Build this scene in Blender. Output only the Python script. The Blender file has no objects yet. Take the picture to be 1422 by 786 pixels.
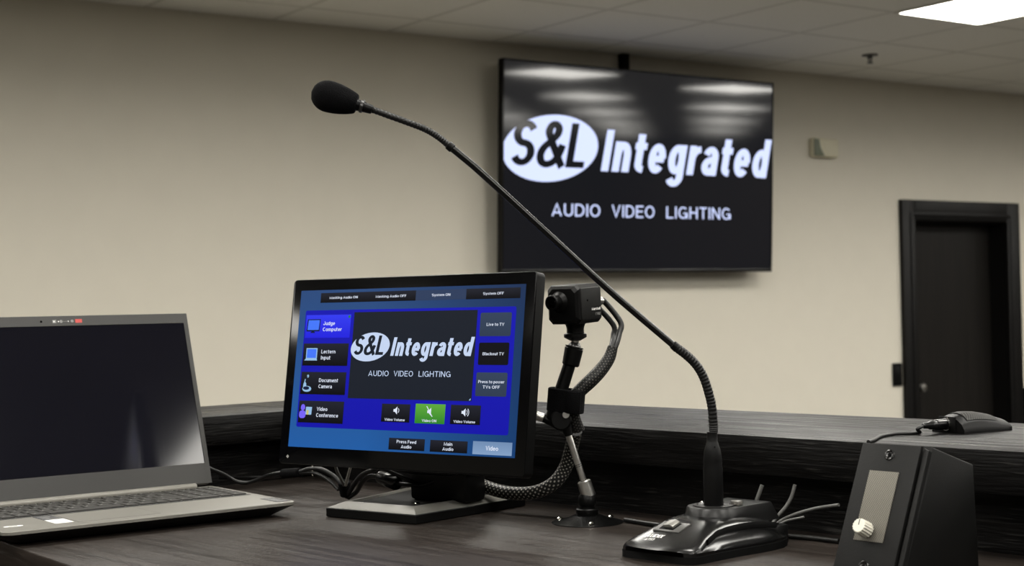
import bpy, bmesh, math, random
from mathutils import Matrix, Vector, Euler
random.seed(7)
R_ = math.radians
sc = bpy.context.scene
COL = sc.collection
Z0 = 1.57                      # lens height above the room floor
DESK = -0.251                  # desk top, relative to the lens
LEDGE = -0.147                 # ledge top, relative to the lens

# ------------------------------------------------------------------ survey helper
F_PX, CX, CY = 2101.0, 711.0, 393.0
_p, _r = R_(0.88), R_(-1.179)
_M = Matrix(((1, 0, 0), (0, math.sin(_p), -math.cos(_p)), (0, math.cos(_p), math.sin(_p))))
_Rr = Matrix(((math.cos(_r), -math.sin(_r), 0), (math.sin(_r), math.cos(_r), 0), (0, 0, 1)))
RC = _Rr @ _M
def at(x, y, Y):
    """point of the photographed room at distance Y, relative to the lens"""
    v = RC.transposed() @ Vector(((x - CX) / F_PX, (y - CY) / F_PX, 1.0))
    return v * (Y / v.y)
def on_z(x, y, z):
    v = RC.transposed() @ Vector(((x - CX) / F_PX, (y - CY) / F_PX, 1.0))
    return v * (z / v.z)

# ------------------------------------------------------------------ materials
def lin(c):
    return tuple(((v / 255) / 12.92 if v / 255 <= 0.04045 else ((v / 255 + 0.055) / 1.055) ** 2.4) for v in c)
def new_mat(name):
    m = bpy.data.materials.new(name); m.use_nodes = True
    nt = m.node_tree
    return m, nt, nt.nodes['Principled BSDF']
def mat(name, col, rough=0.5, metal=0.0, spec=0.5, noise=0.0, nscale=200, bump=0.0, coat=0.0):
    m, nt, b = new_mat(name)
    b.inputs['Base Color'].default_value = (*col, 1)
    b.inputs['Roughness'].default_value = rough
    b.inputs['Metallic'].default_value = metal
    b.inputs['Specular IOR Level'].default_value = spec
    b.inputs['Coat Weight'].default_value = coat
    if noise or bump:
        tc = nt.nodes.new('ShaderNodeTexCoord'); n = nt.nodes.new('ShaderNodeTexNoise')
        n.inputs['Scale'].default_value = nscale; n.inputs['Detail'].default_value = 4
        nt.links.new(tc.outputs['Object'], n.inputs['Vector'])
        if noise:
            mx = nt.nodes.new('ShaderNodeMix'); mx.data_type = 'RGBA'
            mx.inputs[6].default_value = (*[c * (1 - noise) for c in col], 1)
            mx.inputs[7].default_value = (*[min(1, c * (1 + noise)) for c in col], 1)
            nt.links.new(n.outputs['Fac'], mx.inputs[0]); nt.links.new(mx.outputs[2], b.inputs['Base Color'])
        if bump:
            bp = nt.nodes.new('ShaderNodeBump'); bp.inputs['Strength'].default_value = bump
            bp.inputs['Distance'].default_value = 0.001
            nt.links.new(n.outputs['Fac'], bp.inputs['Height']); nt.links.new(bp.outputs['Normal'], b.inputs['Normal'])
    return m
def glow(name, rgb, strength=1.0, rgb2=None, rough=0.35, axis='Z', spec=0.06):
    """a lit patch of a display; rgb at the top, rgb2 at the bottom"""
    m, nt, b = new_mat(name)
    b.inputs['Base Color'].default_value = (0.001, 0.001, 0.001, 1)
    b.inputs['Roughness'].default_value = rough
    b.inputs['Specular IOR Level'].default_value = spec
    b.inputs['Emission Strength'].default_value = strength
    if rgb2 is None:
        b.inputs['Emission Color'].default_value = (*lin(rgb), 1)
    else:
        tc = nt.nodes.new('ShaderNodeTexCoord'); sp = nt.nodes.new('ShaderNodeSeparateXYZ')
        rp = nt.nodes.new('ShaderNodeValToRGB')
        rp.color_ramp.elements[0].color = (*lin(rgb2), 1); rp.color_ramp.elements[1].color = (*lin(rgb), 1)
        nt.links.new(tc.outputs['Generated'], sp.inputs[0]); nt.links.new(sp.outputs[axis], rp.inputs[0])
        nt.links.new(rp.outputs[0], b.inputs['Emission Color'])
    return m
def wood(name, c0, c1, rough=0.4, stretch=(2.5, 60, 60), flecks=0.0, bump=0.25, spec=0.5, streak=None):
    """long dark grain running along the object's own x axis"""
    m, nt, b = new_mat(name)
    N, L = nt.nodes, nt.links
    tc = N.new('ShaderNodeTexCoord'); mp = N.new('ShaderNodeMapping')
    mp.inputs['Scale'].default_value = stretch
    L.new(tc.outputs['Object'], mp.inputs[0])
    n = N.new('ShaderNodeTexNoise'); n.inputs['Scale'].default_value = 1.6; n.inputs['Detail'].default_value = 8
    n.inputs['Roughness'].default_value = 0.65; n.inputs['Distortion'].default_value = 0.4
    L.new(mp.outputs[0], n.inputs['Vector'])
    rp = N.new('ShaderNodeValToRGB')
    rp.color_ramp.elements[0].position = 0.3; rp.color_ramp.elements[1].position = 0.72
    rp.color_ramp.elements[0].color = (*c0, 1); rp.color_ramp.elements[1].color = (*c1, 1)
    L.new(n.outputs['Fac'], rp.inputs[0])
    col = rp.outputs[0]
    mp2 = N.new('ShaderNodeMapping'); mp2.inputs['Scale'].default_value = (stretch[0] * 9, stretch[1] * 6, stretch[2] * 6)
    L.new(tc.outputs['Object'], mp2.inputs[0])
    n2 = N.new('ShaderNodeTexNoise'); n2.inputs['Scale'].default_value = 1.0; n2.inputs['Detail'].default_value = 3
    L.new(mp2.outputs[0], n2.inputs['Vector'])
    if flecks:
        fr = N.new('ShaderNodeValToRGB'); fr.color_ramp.elements[0].position = 0.60; fr.color_ramp.elements[1].position = 0.78
        L.new(n2.outputs['Fac'], fr.inputs[0])
        mx = N.new('ShaderNodeMix'); mx.data_type = 'RGBA'
        L.new(fr.outputs[0], mx.inputs[0]); L.new(col, mx.inputs[6]); mx.inputs[7].default_value = (flecks, flecks * 0.95, flecks * 0.88, 1)
        col = mx.outputs[2]
    L.new(col, b.inputs['Base Color'])
    b.inputs['Roughness'].default_value = rough
    if streak:
        mr = N.new('ShaderNodeMapRange'); mr.inputs['From Min'].default_value = 0.32; mr.inputs['From Max'].default_value = 0.68
        mr.inputs['To Min'].default_value = streak[0]; mr.inputs['To Max'].default_value = streak[1]
        L.new(n.outputs['Fac'], mr.inputs['Value']); L.new(mr.outputs[0], b.inputs['Roughness'])
    b.inputs['Specular IOR Level'].default_value = spec
    ad = N.new('ShaderNodeMath'); ad.operation = 'ADD'
    L.new(n.outputs['Fac'], ad.inputs[0]); L.new(n2.outputs['Fac'], ad.inputs[1])
    bp = N.new('ShaderNodeBump'); bp.inputs['Strength'].default_value = bump; bp.inputs['Distance'].default_value = 0.001
    L.new(ad.outputs[0], bp.inputs['Height']); L.new(bp.outputs['Normal'], b.inputs['Normal'])
    return m

M_wall = mat('beige_paint', (0.62, 0.585, 0.50), 0.9, spec=0.15, noise=0.03, nscale=8, bump=0.05)
M_floor = mat('charcoal_carpet', (0.05, 0.048, 0.044), 0.95, spec=0.1, noise=0.4, nscale=300, bump=0.4)
M_dark_door = wood('espresso_door', (0.0055, 0.0048, 0.0043), (0.012, 0.0105, 0.009), 0.42, (40, 40, 1.5), bump=0.1, spec=0.2)
M_casing = mat('espresso_casing', (0.003, 0.0027, 0.0025), 0.45, spec=0.2, noise=0.2, nscale=60)
M_ledge = wood('ebony_ledge', (0.0015, 0.0014, 0.0014), (0.0050, 0.0046, 0.0044), 0.36, (3, 60, 60), flecks=0.03, bump=0.9, spec=0.12, streak=(0.22, 0.62))
M_desk = wood('walnut_desk', (0.011, 0.0083, 0.0066), (0.027, 0.0205, 0.0165), 0.40, (2.2, 45, 45), flecks=0.045, bump=0.3, spec=0.22, streak=(0.34, 0.52))
M_plastic = mat('black_plastic', (0.0022, 0.0022, 0.0022), 0.40, spec=0.14, noise=0.15, nscale=400, bump=0.08)
M_satin = mat('satin_black_plastic', (0.0025, 0.0025, 0.0025), 0.235, spec=0.42, noise=0.1, nscale=50)
M_pod = mat('satin_black_pod', (0.0025, 0.0025, 0.0025), 0.34, spec=0.4, noise=0.1, nscale=50)
M_gloss = mat('gloss_black', (0.0015, 0.0015, 0.0018), 0.12, spec=0.16, noise=0.1, nscale=20)
M_matte = mat('matte_black', (0.002, 0.002, 0.002), 0.7, spec=0.12, noise=0.2, nscale=500)
M_rubber = mat('cable_rubber', (0.004, 0.004, 0.004), 0.42, spec=0.35, noise=0.15, nscale=300)
M_greycable = mat('grey_cable', (0.085, 0.085, 0.08), 0.45, noise=0.15, nscale=300)
M_palecable = mat('pale_cable', (0.33, 0.32, 0.29), 0.4, noise=0.1, nscale=300)
M_steel = mat('brushed_steel', (0.55, 0.54, 0.51), 0.28, 1.0, noise=0.1, nscale=120)
M_chrome = mat('chrome', (0.75, 0.74, 0.70), 0.12, 1.0, noise=0.05, nscale=40)
M_gunmetal = mat('gunmetal', (0.10, 0.10, 0.10), 0.3, 1.0, noise=0.1, nscale=120)
M_brass = mat('brass', (0.62, 0.50, 0.28), 0.3, 1.0, noise=0.1, nscale=120)
M_silver = mat('silver_paint', (0.15, 0.145, 0.131), 0.36, 0.25, noise=0.06, nscale=300)
M_laptop = mat('laptop_grey', (0.165, 0.158, 0.138), 0.42, 0.25, noise=0.04, nscale=500)
M_lapdark = mat('laptop_bezel', (0.020, 0.0193, 0.0175), 0.5, 0.0, noise=0.05, nscale=500)
M_lapunder = mat('laptop_underside', (0.007, 0.0065, 0.006), 0.5, noise=0.1, nscale=200)
M_key = mat('key_grey', (0.026, 0.025, 0.0225), 0.5, spec=0.25, noise=0.05, nscale=300)
M_keygap = mat('key_well', (0.016, 0.0155, 0.0145), 0.6, noise=0.1, nscale=300)
M_lcd = mat('lcd_off', (0.005, 0.005, 0.0085), 0.085, spec=0.30, noise=0.1, nscale=10)
M_white = mat('white_print', (0.75, 0.75, 0.73), 0.6, noise=0.03, nscale=100)
M_greyprint = mat('grey_print', (0.24, 0.24, 0.23), 0.6, noise=0.03, nscale=100)
M_dimprint = mat('dark_print', (0.03, 0.03, 0.032), 0.6, noise=0.03, nscale=100)
M_red = mat('red_print', (0.55, 0.07, 0.06), 0.6, noise=0.05, nscale=100)
M_plate = mat('grey_switch_plate', (0.045, 0.044, 0.041), 0.4, 0.2, noise=0.05, nscale=300)
M_ivory = mat('ivory_plastic', (0.66, 0.64, 0.55), 0.45, noise=0.05, nscale=100)
M_box = mat('black_powder_coat', (0.0050, 0.0050, 0.0048), 0.5, spec=0.16, noise=0.25, nscale=900, bump=0.15)
M_foam = mat('black_foam', (0.0026, 0.0026, 0.0030), 0.95, spec=0.08, noise=0.5, nscale=900, bump=0.9)
M_ceil_frame = mat('white_metal_frame', (0.6, 0.58, 0.53), 0.6, noise=0.03, nscale=50)
M_sensor = mat('beige_plastic', (0.62, 0.585, 0.44), 0.5, noise=0.03, nscale=50)
M_sensor_dark = mat('sensor_window', (0.15, 0.17, 0.12), 0.4, noise=0.05, nscale=50)

M_panel = wood('reflection_dimming_panelling', (0.018, 0.013, 0.009), (0.045, 0.032, 0.022), 0.5, (40, 40, 1.5), bump=0.1, spec=0.2)  # invented finish for two unseen walls, dark to dim reflections
def ceiling_mat(tile, u0, v0):
    m, nt, b = new_mat('ceiling_tiles')
    N, L = nt.nodes, nt.links
    tc = N.new('ShaderNodeTexCoord'); sp = N.new('ShaderNodeSeparateXYZ'); L.new(tc.outputs['Object'], sp.inputs[0])
    outs = []
    for ax, o0 in (('X', u0), ('Y', v0)):
        s = N.new('ShaderNodeMath'); s.operation = 'SUBTRACT'; L.new(sp.outputs[ax], s.inputs[0]); s.inputs[1].default_value = o0
        d = N.new('ShaderNodeMath'); d.operation = 'DIVIDE'; L.new(s.outputs[0], d.inputs[0]); d.inputs[1].default_value = tile
        a = N.new('ShaderNodeMath'); a.operation = 'ADD'; L.new(d.outputs[0], a.inputs[0]); a.inputs[1].default_value = 100.5
        f = N.new('ShaderNodeMath'); f.operation = 'FRACT'; L.new(a.outputs[0], f.inputs[0])
        c = N.new('ShaderNodeMath'); c.operation = 'SUBTRACT'; L.new(f.outputs[0], c.inputs[0]); c.inputs[1].default_value = 0.5
        ab = N.new('ShaderNodeMath'); ab.operation = 'ABSOLUTE'; L.new(c.outputs[0], ab.inputs[0])
        lt = N.new('ShaderNodeMath'); lt.operation = 'LESS_THAN'; L.new(ab.outputs[0], lt.inputs[0]); lt.inputs[1].default_value = 0.024
        outs.append(lt)
    mxm = N.new('ShaderNodeMath'); mxm.operation = 'MAXIMUM'; L.new(outs[0].outputs[0], mxm.inputs[0]); L.new(outs[1].outputs[0], mxm.inputs[1])
    n = N.new('ShaderNodeTexNoise'); n.inputs['Scale'].default_value = 120; L.new(tc.outputs['Object'], n.inputs['Vector'])
    rp = N.new('ShaderNodeValToRGB'); rp.color_ramp.elements[0].color = (0.74, 0.72, 0.67, 1); rp.color_ramp.elements[1].color = (0.84, 0.82, 0.77, 1)
    L.new(n.outputs['Fac'], rp.inputs[0])
    mx = N.new('ShaderNodeMix'); mx.data_type = 'RGBA'; L.new(mxm.outputs[0], mx.inputs[0]); L.new(rp.outputs[0], mx.inputs[6])
    mx.inputs[7].default_value = (0.64, 0.62, 0.57, 1)
    L.new(mx.outputs[2], b.inputs['Base Color']); b.inputs['Roughness'].default_value = 0.95
    b.inputs['Specular IOR Level'].default_value = 0.1
    return m
def dotted_sleeve(name, base, dot, nu, nv, thr):
    """woven sleeve: rows of pale stitches on black, laid out along the tube's own UV"""
    m, nt, b = new_mat(name)
    N, L = nt.nodes, nt.links
    tc = N.new('ShaderNodeTexCoord'); sp = N.new('ShaderNodeSeparateXYZ'); L.new(tc.outputs['UV'], sp.inputs[0])
    def sine(src, k, ph=0):
        mu = N.new('ShaderNodeMath'); mu.operation = 'MULTIPLY'; L.new(src, mu.inputs[0]); mu.inputs[1].default_value = k
        s = N.new('ShaderNodeMath'); s.operation = 'SINE'; L.new(mu.outputs[0], s.inputs[0]); return s.outputs[0]
    ad = N.new('ShaderNodeMath'); ad.operation = 'MULTIPLY'
    L.new(sine(sp.outputs['X'], nu), ad.inputs[0]); L.new(sine(sp.outputs['Y'], nv * 2 * math.pi), ad.inputs[1])
    gt = N.new('ShaderNodeMath'); gt.operation = 'GREATER_THAN'; L.new(ad.outputs[0], gt.inputs[0]); gt.inputs[1].default_value = thr
    mx = N.new('ShaderNodeMix'); mx.data_type = 'RGBA'; L.new(gt.outputs[0], mx.inputs[0])
    mx.inputs[6].default_value = (*base, 1); mx.inputs[7].default_value = (*dot, 1)
    L.new(mx.outputs[2], b.inputs['Base Color']); b.inputs['Roughness'].default_value = 0.40; b.inputs['Specular IOR Level'].default_value = 0.25
    return m
M_sleeve = dotted_sleeve('dotted_braid', (0.006, 0.006, 0.006), (0.34, 0.325, 0.285), 2 * math.pi / 0.0064, 8, 0.52)
M_sleeve2 = dotted_sleeve('glossy_braid', (0.006, 0.006, 0.006), (0.10, 0.095, 0.085), 2 * math.pi / 0.0040, 8, 0.6)
def grille_mat(name, c0, c1, scale):
    """fine square weave, seen along the object's own x and z"""
    m, nt, b = new_mat(name)
    N, L = nt.nodes, nt.links
    tc = N.new('ShaderNodeTexCoord'); sp = N.new('ShaderNodeSeparateXYZ'); L.new(tc.outputs['Object'], sp.inputs[0])
    o = []
    for ax in ('X', 'Z'):
        mu = N.new('ShaderNodeMath'); mu.operation = 'MULTIPLY'; L.new(sp.outputs[ax], mu.inputs[0]); mu.inputs[1].default_value = scale
        si = N.new('ShaderNodeMath'); si.operation = 'SINE'; L.new(mu.outputs[0], si.inputs[0]); o.append(si.outputs[0])
    pr = N.new('ShaderNodeMath'); pr.operation = 'MULTIPLY_ADD'; L.new(o[0], pr.inputs[0]); L.new(o[1], pr.inputs[1]); pr.inputs[2].default_value = 0.5
    mx = N.new('ShaderNodeMix'); mx.data_type = 'RGBA'; mx.clamp_factor = True; L.new(pr.outputs[0], mx.inputs[0])
    mx.inputs[6].default_value = (*c0, 1); mx.inputs[7].default_value = (*c1, 1)
    L.new(mx.outputs[2], b.inputs['Base Color']); b.inputs['Roughness'].default_value = 0.6; b.inputs['Specular IOR Level'].default_value = 0.12
    return m
M_grille = grille_mat('grey_woven_grille', (0.05, 0.047, 0.04), (0.21, 0.198, 0.17), 2 * math.pi / 0.0021)
M_blackgrille = grille_mat('black_mesh_grille', (0.0015, 0.0015, 0.0015), (0.055, 0.054, 0.050), 2 * math.pi / 0.0032)

# ------------------------------------------------------------------ mesh building
def spline(pts, n=8):
    pts = [Vector(p) for p in pts]
    if len(pts) < 3: return pts
    P = [pts[0] * 2 - pts[1]] + pts + [pts[-1] * 2 - pts[-2]]
    out = []
    for i in range(1, len(P) - 2):
        p0, p1, p2, p3 = P[i - 1:i + 3]
        for k in range(n):
            t = k / n
            out.append(0.5 * ((2 * p1) + (p2 - p0) * t + (2 * p0 - 5 * p1 + 4 * p2 - p3) * t * t + (3 * p1 - p0 - 3 * p2 + p3) * t ** 3))
    out.append(P[-2].copy())
    return out
def frame_to(d):
    return Vector(d).normalized().to_track_quat('Z', 'Y').to_matrix().to_4x4()

class MB:
    def __init__(self):
        self.bm = bmesh.new(); self.mats = []; self.uv = self.bm.loops.layers.uv.new('UVMap')
    def mi(self, m):
        if m not in self.mats: self.mats.append(m)
        return self.mats.index(m)
    def add(self, verts, faces, m, M=None, uvs=None):
        k = self.mi(m)
        vs = [self.bm.verts.new((M @ Vector(v)) if M else Vector(v)) for v in verts]
        for fi, f in enumerate(faces):
            try: fc = self.bm.faces.new([vs[i] for i in f])
            except ValueError: continue
            fc.material_index = k
            if uvs:
                for l, i in zip(fc.loops, f): l[self.uv].uv = uvs[fi][f.index(i)] if isinstance(uvs, dict) else uvs[i]
        return vs
    def _tmp(self, tb, m, M):
        tb.verts.ensure_lookup_table()
        for i, v in enumerate(tb.verts): v.index = i
        self.add([v.co.copy() for v in tb.verts], [[v.index for v in f.verts] for f in tb.faces], m, M); tb.free()
    def box(self, x0, x1, y0, y1, z0, z1, m, M=None, bevel=0.0, seg=2, keep=None):
        tb = bmesh.new(); bmesh.ops.create_cube(tb, size=1)
        for v in tb.verts:
            v.co = Vector((x0 if v.co.x < 0 else x1, y0 if v.co.y < 0 else y1, z0 if v.co.z < 0 else z1))
        if bevel:
            es = [e for e in tb.edges if keep is None or keep(e)]
            bmesh.ops.bevel(tb, geom=es, offset=bevel, segments=seg, profile=0.5, affect='EDGES', clamp_overlap=True)
        self._tmp(tb, m, M)
    def prism(self, poly, h0, h1, m, M=None, bevel=0.0, seg=2):
        """poly in the local xy plane, extruded along z"""
        tb = bmesh.new()
        a = [tb.verts.new((x, y, h0)) for x, y in poly]; b = [tb.verts.new((x, y, h1)) for x, y in poly]
        n = len(poly)
        tb.faces.new(a[::-1]); tb.faces.new(b)
        for i in range(n): tb.faces.new((a[i], a[(i + 1) % n], b[(i + 1) % n], b[i]))
        if bevel:
            es = [e for e in tb.edges if all(abs(v.co.z - h1) < 1e-6 for v in e.verts)]
            bmesh.ops.bevel(tb, geom=es, offset=bevel, segments=seg, profile=0.5, affect='EDGES', clamp_overlap=True)
        self._tmp(tb, m, M)
    def poly(self, pts, m, M=None):
        self.add(pts, [list(range(len(pts)))], m, M)
    def lathe(self, prof, m, M=None, seg=24, cap=True):
        vs, fs = [], []
        for r, z in prof:
            for k in range(seg):
                a = 2 * math.pi * k / seg; vs.append((r * math.cos(a), r * math.sin(a), z))
        for i in range(len(prof) - 1):
            for k in range(seg):
                k2 = (k + 1) % seg; fs.append([i * seg + k, i * seg + k2, (i + 1) * seg + k2, (i + 1) * seg + k])
        if cap:
            fs.append(list(range(seg))[::-1]); fs.append([(len(prof) - 1) * seg + k for k in range(seg)])
        self.add(vs, fs, m, M)
    def rod(self, p0, p1, r0, m, r1=None, seg=16, prof=None):
        p0, p1 = Vector(p0), Vector(p1); d = p1 - p0; L = d.length
        M = Matrix.Translation(p0) @ frame_to(d)
        r1 = r0 if r1 is None else r1
        b = min(r0, r1, L) * 0.15
        self.lathe(prof(L) if prof else [(r0 - b, 0), (r0, b), (r1, L - b), (r1 - b, L)], m, M, seg)
    def tube(self, pts, r, m, seg=10, sm=8, caps=True):
        P = spline(pts, sm) if sm else [Vector(p) for p in pts]
        n = len(P)
        rad = (lambda t: r) if not callable(r) else r
        t0 = (P[1] - P[0]).normalized()
        up = Vector((0, 0, 1)) if abs(t0.z) < 0.9 else Vector((1, 0, 0))
        nrm = (up - t0 * up.dot(t0)).normalized()
        vs, uvs, fs, s = [], [], [], 0.0
        for i in range(n):
            t = (P[min(i + 1, n - 1)] - P[max(i - 1, 0)]).normalized()
            nrm = (nrm - t * nrm.dot(t)).normalized(); b = t.cross(nrm)
            if i: s += (P[i] - P[i - 1]).length
            rr = rad(i / (n - 1))
            for k in range(seg + 1):
                a = 2 * math.pi * k / seg
                vs.append(P[i] + (nrm * math.cos(a) + b * math.sin(a)) * rr); uvs.append((s, k / seg))
        q = seg + 1
        for i in range(n - 1):
            for k in range(seg): fs.append([i * q + k, i * q + k + 1, (i + 1) * q + k + 1, (i + 1) * q + k])
        if caps: fs.append([k for k in range(seg)][::-1]); fs.append([(n - 1) * q + k for k in range(seg)])
        self.add(vs, fs, m, None, uvs)
        bmesh.ops.remove_doubles(self.bm, verts=self.bm.verts[:], dist=1e-7) if False else None
    def grid(self, rows, m, M=None, closed=False):
        n, k = len(rows), len(rows[0]); vs = [p for r in rows for p in r]; fs = []
        for i in range(n - 1):
            for j in range(k if closed else k - 1):
                j2 = (j + 1) % k; fs.append([i * k + j, i * k + j2, (i + 1) * k + j2, (i + 1) * k + j])
        if closed: fs.append(list(range(k))[::-1]); fs.append([(n - 1) * k + j for j in range(k)])
        self.add(vs, fs, m, M)
    def build(self, name, parent=None, smooth=35, loc=None, rot=None, normals=True):
        bm = self.bm
        if normals: bmesh.ops.recalc_face_normals(bm, faces=bm.faces[:])
        me = bpy.data.meshes.new(name); bm.to_mesh(me); bm.free()
        for m in self.mats: me.materials.append(m)
        if smooth:
            for p in me.polygons: p.use_smooth = True
            me.set_sharp_from_angle(angle=R_(smooth))
        o = bpy.data.objects.new(name, me); COL.objects.link(o)
        if parent: o.parent = parent
        if loc is not None: o.location = loc
        if rot is not None: o.rotation_euler = rot
        return o

def tag(o, label, cat, group=None, kind=None):
    o['label'] = label; o['category'] = cat
    if group: o['group'] = group
    if kind: o['kind'] = kind
    return o
def thing(name, label, cat, loc, rz=0.0, group=None, kind=None):
    o = bpy.data.objects.new(name, None); o.empty_display_size = 0.05; COL.objects.link(o)
    o.location = (loc[0], loc[1], loc[2] + Z0); o.rotation_euler = (0, 0, rz)
    return tag(o, label, cat, group, kind)
def local(o):
    """turns lens-relative points into the thing's own frame"""
    inv = (Matrix.Translation(o.location) @ Euler(o.rotation_euler).to_matrix().to_4x4()).inverted()
    return lambda p: inv @ (Vector(p) + Vector((0, 0, Z0)))

# ------------------------------------------------------------------ lettering
_tc = {}
XH = 0.73
def _arc(cx, cy, rx, ry, a0, a1, n=None):
    n = n or max(4, int(abs(a1 - a0) / 15))
    return [(cx + rx * math.cos(R_(a0 + (a1 - a0) * k / n)), cy + ry * math.sin(R_(a0 + (a1 - a0) * k / n))) for k in range(n + 1)]
def _glyph(c, wx, wy):
    """centre lines of one grotesque letter, cap height 1: (ink width, strokes)"""
    h, v, X = wx / 2, wy / 2, XH
    def S(W, H):
        ry = (H - wy) / 4
        return _arc(W / 2, H - v - ry, W / 2 - h, ry, 25, 270) + _arc(W / 2, v + ry, W / 2 - h, ry, 90, -155)[1:]
    def bowl(W, H=X): return _arc(W / 2, H / 2, W / 2 - h, H / 2 - v, 0, 360, 28)
    if c in 'Il': return wx, [[(h, 0), (h, 1)]]
    if c == 'i': return wx, [[(h, 0), (h, X)], [(h, 1 - wy * 1.05), (h, 1)]]
    if c == 'n': W = .60; return W, [[(h, 0), (h, X)], _arc(W / 2, X - v - .26, W / 2 - h, .26, 180, 0) + [(W - h, 0)]]
    if c == 'm':
        W = .98; q = (W - wx) / 2
        return W, [[(h, 0), (h, X)], _arc(h + q / 2, X - v - .26, q / 2, .26, 180, 0) + [(h + q, 0)], _arc(h + 1.5 * q, X - v - .26, q / 2, .26, 180, 0) + [(W - h, 0)]]
    if c == 'u': W = .60; return W, [[(W - h, X), (W - h, 0)], [(h, X)] + _arc(W / 2, v + .24, W / 2 - h, .24, 180, 360)]
    if c == 'r': W = .42; return W, [[(h, 0), (h, X)], _arc(W + .02, X - v - .28, W + .02 - h, .28, 180, 92)]
    if c == 't': W = .42; sx = .06 + h; return W, [[(sx, .94), (sx, .22)] + _arc(sx + .17, v + .13, .17, .13, 180, 275), [(0, X - v), (W, X - v)]]
    if c == 'f': W = .42; sx = .06 + h; return W, [[(sx, 0), (sx, .76)] + _arc(sx + .18, 1 - v - .15, .18, .15, 180, 85), [(0, X - v), (W, X - v)]]
    if c == 'e': W = .62; return W, [_arc(W / 2, X / 2, W / 2 - h, X / 2 - v, 0, 318, 26), [(h, X / 2 - .01), (W - h * .4, X / 2 - .01)]]
    if c == 'c': W = .60; return W, [_arc(W / 2, X / 2, W / 2 - h, X / 2 - v, 42, 318, 24)]
    if c == 'o': W = .66; return W, [bowl(W)]
    if c == 'a':
        W = .60
        return W, [_arc(W / 2, X - v - .19, W / 2 - h, .19, 160, 0) + [(W - h, 0)], [(W - h, X * .58), (W * .48, X * .53)] + _arc(W * .46, v + X * .20, W * .46 - h, X * .20, 100, 280) + [(W - h, X * .26)]]
    if c == 'd': W = .63; return W, [bowl(W), [(W - h, 0), (W - h, 1)]]
    if c == 'p': W = .63; return W, [bowl(W), [(h, -.27), (h, X)]]
    if c == 'g': W = .63; return W, [bowl(W), [(W - h, X), (W - h, -.06)] + _arc(W / 2, -.06, W / 2 - h, .21 - v * .5, 0, -160)]
    if c == 'k': W = .60; return W, [[(h, 0), (h, 1)], [(h, .26), (W - h * .8, X)], [(W * .42, .42), (W - h * .7, 0)]]
    if c == 's': W = .56; return W, [S(W, X)]
    if c == 'S': W = .76; return W, [S(W, 1)]
    if c == 'v': W = .62; return W, [[(h, X), (W / 2, .03), (W - h, X)]]
    if c == 'h': W = .60; return W, [[(h, 0), (h, 1)], _arc(W / 2, X - v - .26, W / 2 - h, .26, 180, 0) + [(W - h, 0)]]
    if c == 'w': W = .94; return W, [[(h, X), (W * .27, 0), (W * .5, X * .95), (W * .73, 0), (W - h, X)]]
    if c == 'y': W = .62; return W, [[(h, X), (W * .52, .04)], [(W - h, X), (W * .44, -.18), (W * .12, -.22)]]
    if c == 'V': W = .80; return W, [[(h, 1), (W / 2, 0.04), (W - h, 1)]]
    if c == 'A': W = .84; return W, [[(h, 0), (W / 2, .96), (W - h, 0)], [(W * .24, .28), (W * .76, .28)]]
    if c == 'M': W = .92; return W, [[(h, 0), (h, .98), (W / 2, .10), (W - h, .98), (W - h, 0)]]
    if c == 'N': W = .76; return W, [[(h, 0), (h, 1)], [(h, .98), (W - h, .02)], [(W - h, 0), (W - h, 1)]]
    if c == 'U': W = .74; return W, [[(h, 1)] + _arc(W / 2, v + .30, W / 2 - h, .30, 180, 360) + [(W - h, 1)]]
    if c == 'D': W = .78; return W, [[(h, 0), (h, 1)], [(h, 1 - v), (W * .42, 1 - v)] + _arc(W * .42, .5, W * .58 - h, .5 - v, 90, -90) + [(h, v)]]
    if c == 'O': W = .86; return W, [_arc(W / 2, .5, W / 2 - h, .5 - v, 0, 360, 32)]
    if c == 'C': W = .80; return W, [_arc(W / 2, .5, W / 2 - h, .5 - v, 42, 318, 26)]
    if c == 'G': W = .84; return W, [_arc(W / 2, .5, W / 2 - h, .5 - v, 42, 335, 28), [(W * .54, .45), (W - h, .45), (W - h, 0.02)]]
    if c == 'J': W = .60; return W, [[(W - h, 1), (W - h, .32)] + _arc(W / 2, v + .30, W / 2 - h, .30, 0, -175)]
    if c == 'E': W = .66; return W, [[(h, 0), (h, 1)], [(h, 1 - v), (W, 1 - v)], [(h, .52), (W * .93, .52)], [(h, v), (W, v)]]
    if c == 'F': W = .62; return W, [[(h, 0), (h, 1)], [(h, 1 - v), (W, 1 - v)], [(h, .50), (W * .9, .50)]]
    if c == 'H': W = .74; return W, [[(h, 0), (h, 1)], [(W - h, 0), (W - h, 1)], [(h, .52), (W - h, .52)]]
    if c == 'L': W = .62; return W, [[(h, 0), (h, 1)], [(h, v), (W, v)]]
    if c == 'T': W = .70; return W, [[(W / 2, 0), (W / 2, 1)], [(0, 1 - v), (W, 1 - v)]]
    if c == 'P': W = .70; return W, [[(h, 0), (h, 1)], [(h, 1 - v), (W * .5, 1 - v)] + _arc(W * .5, .72 - v * .2, W * .5 - h, .28 - v * .8, 90, -90) + [(h, .44)]]
    if c == 'B': W = .74; return W, [[(h, 0), (h, 1)], [(h, 1 - v), (W * .5, 1 - v)] + _arc(W * .48, .76 - v * .4, W * .46 - h, .24 - v * .6, 90, -90) + [(h, .53)], [(W * .48, .53)] + _arc(W * .5, .265 + v * .5, W * .5 - h, .265 - v * .5, 90, -90) + [(h, v)]]
    if c == 'R': W = .72; return W, [[(h, 0), (h, 1)], [(h, 1 - v), (W * .5, 1 - v)] + _arc(W * .5, .72, W * .5 - h, .28 - v, 90, -90) + [(h, .44)], [(W * .5, .44), (W - h, 0)]]
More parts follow.
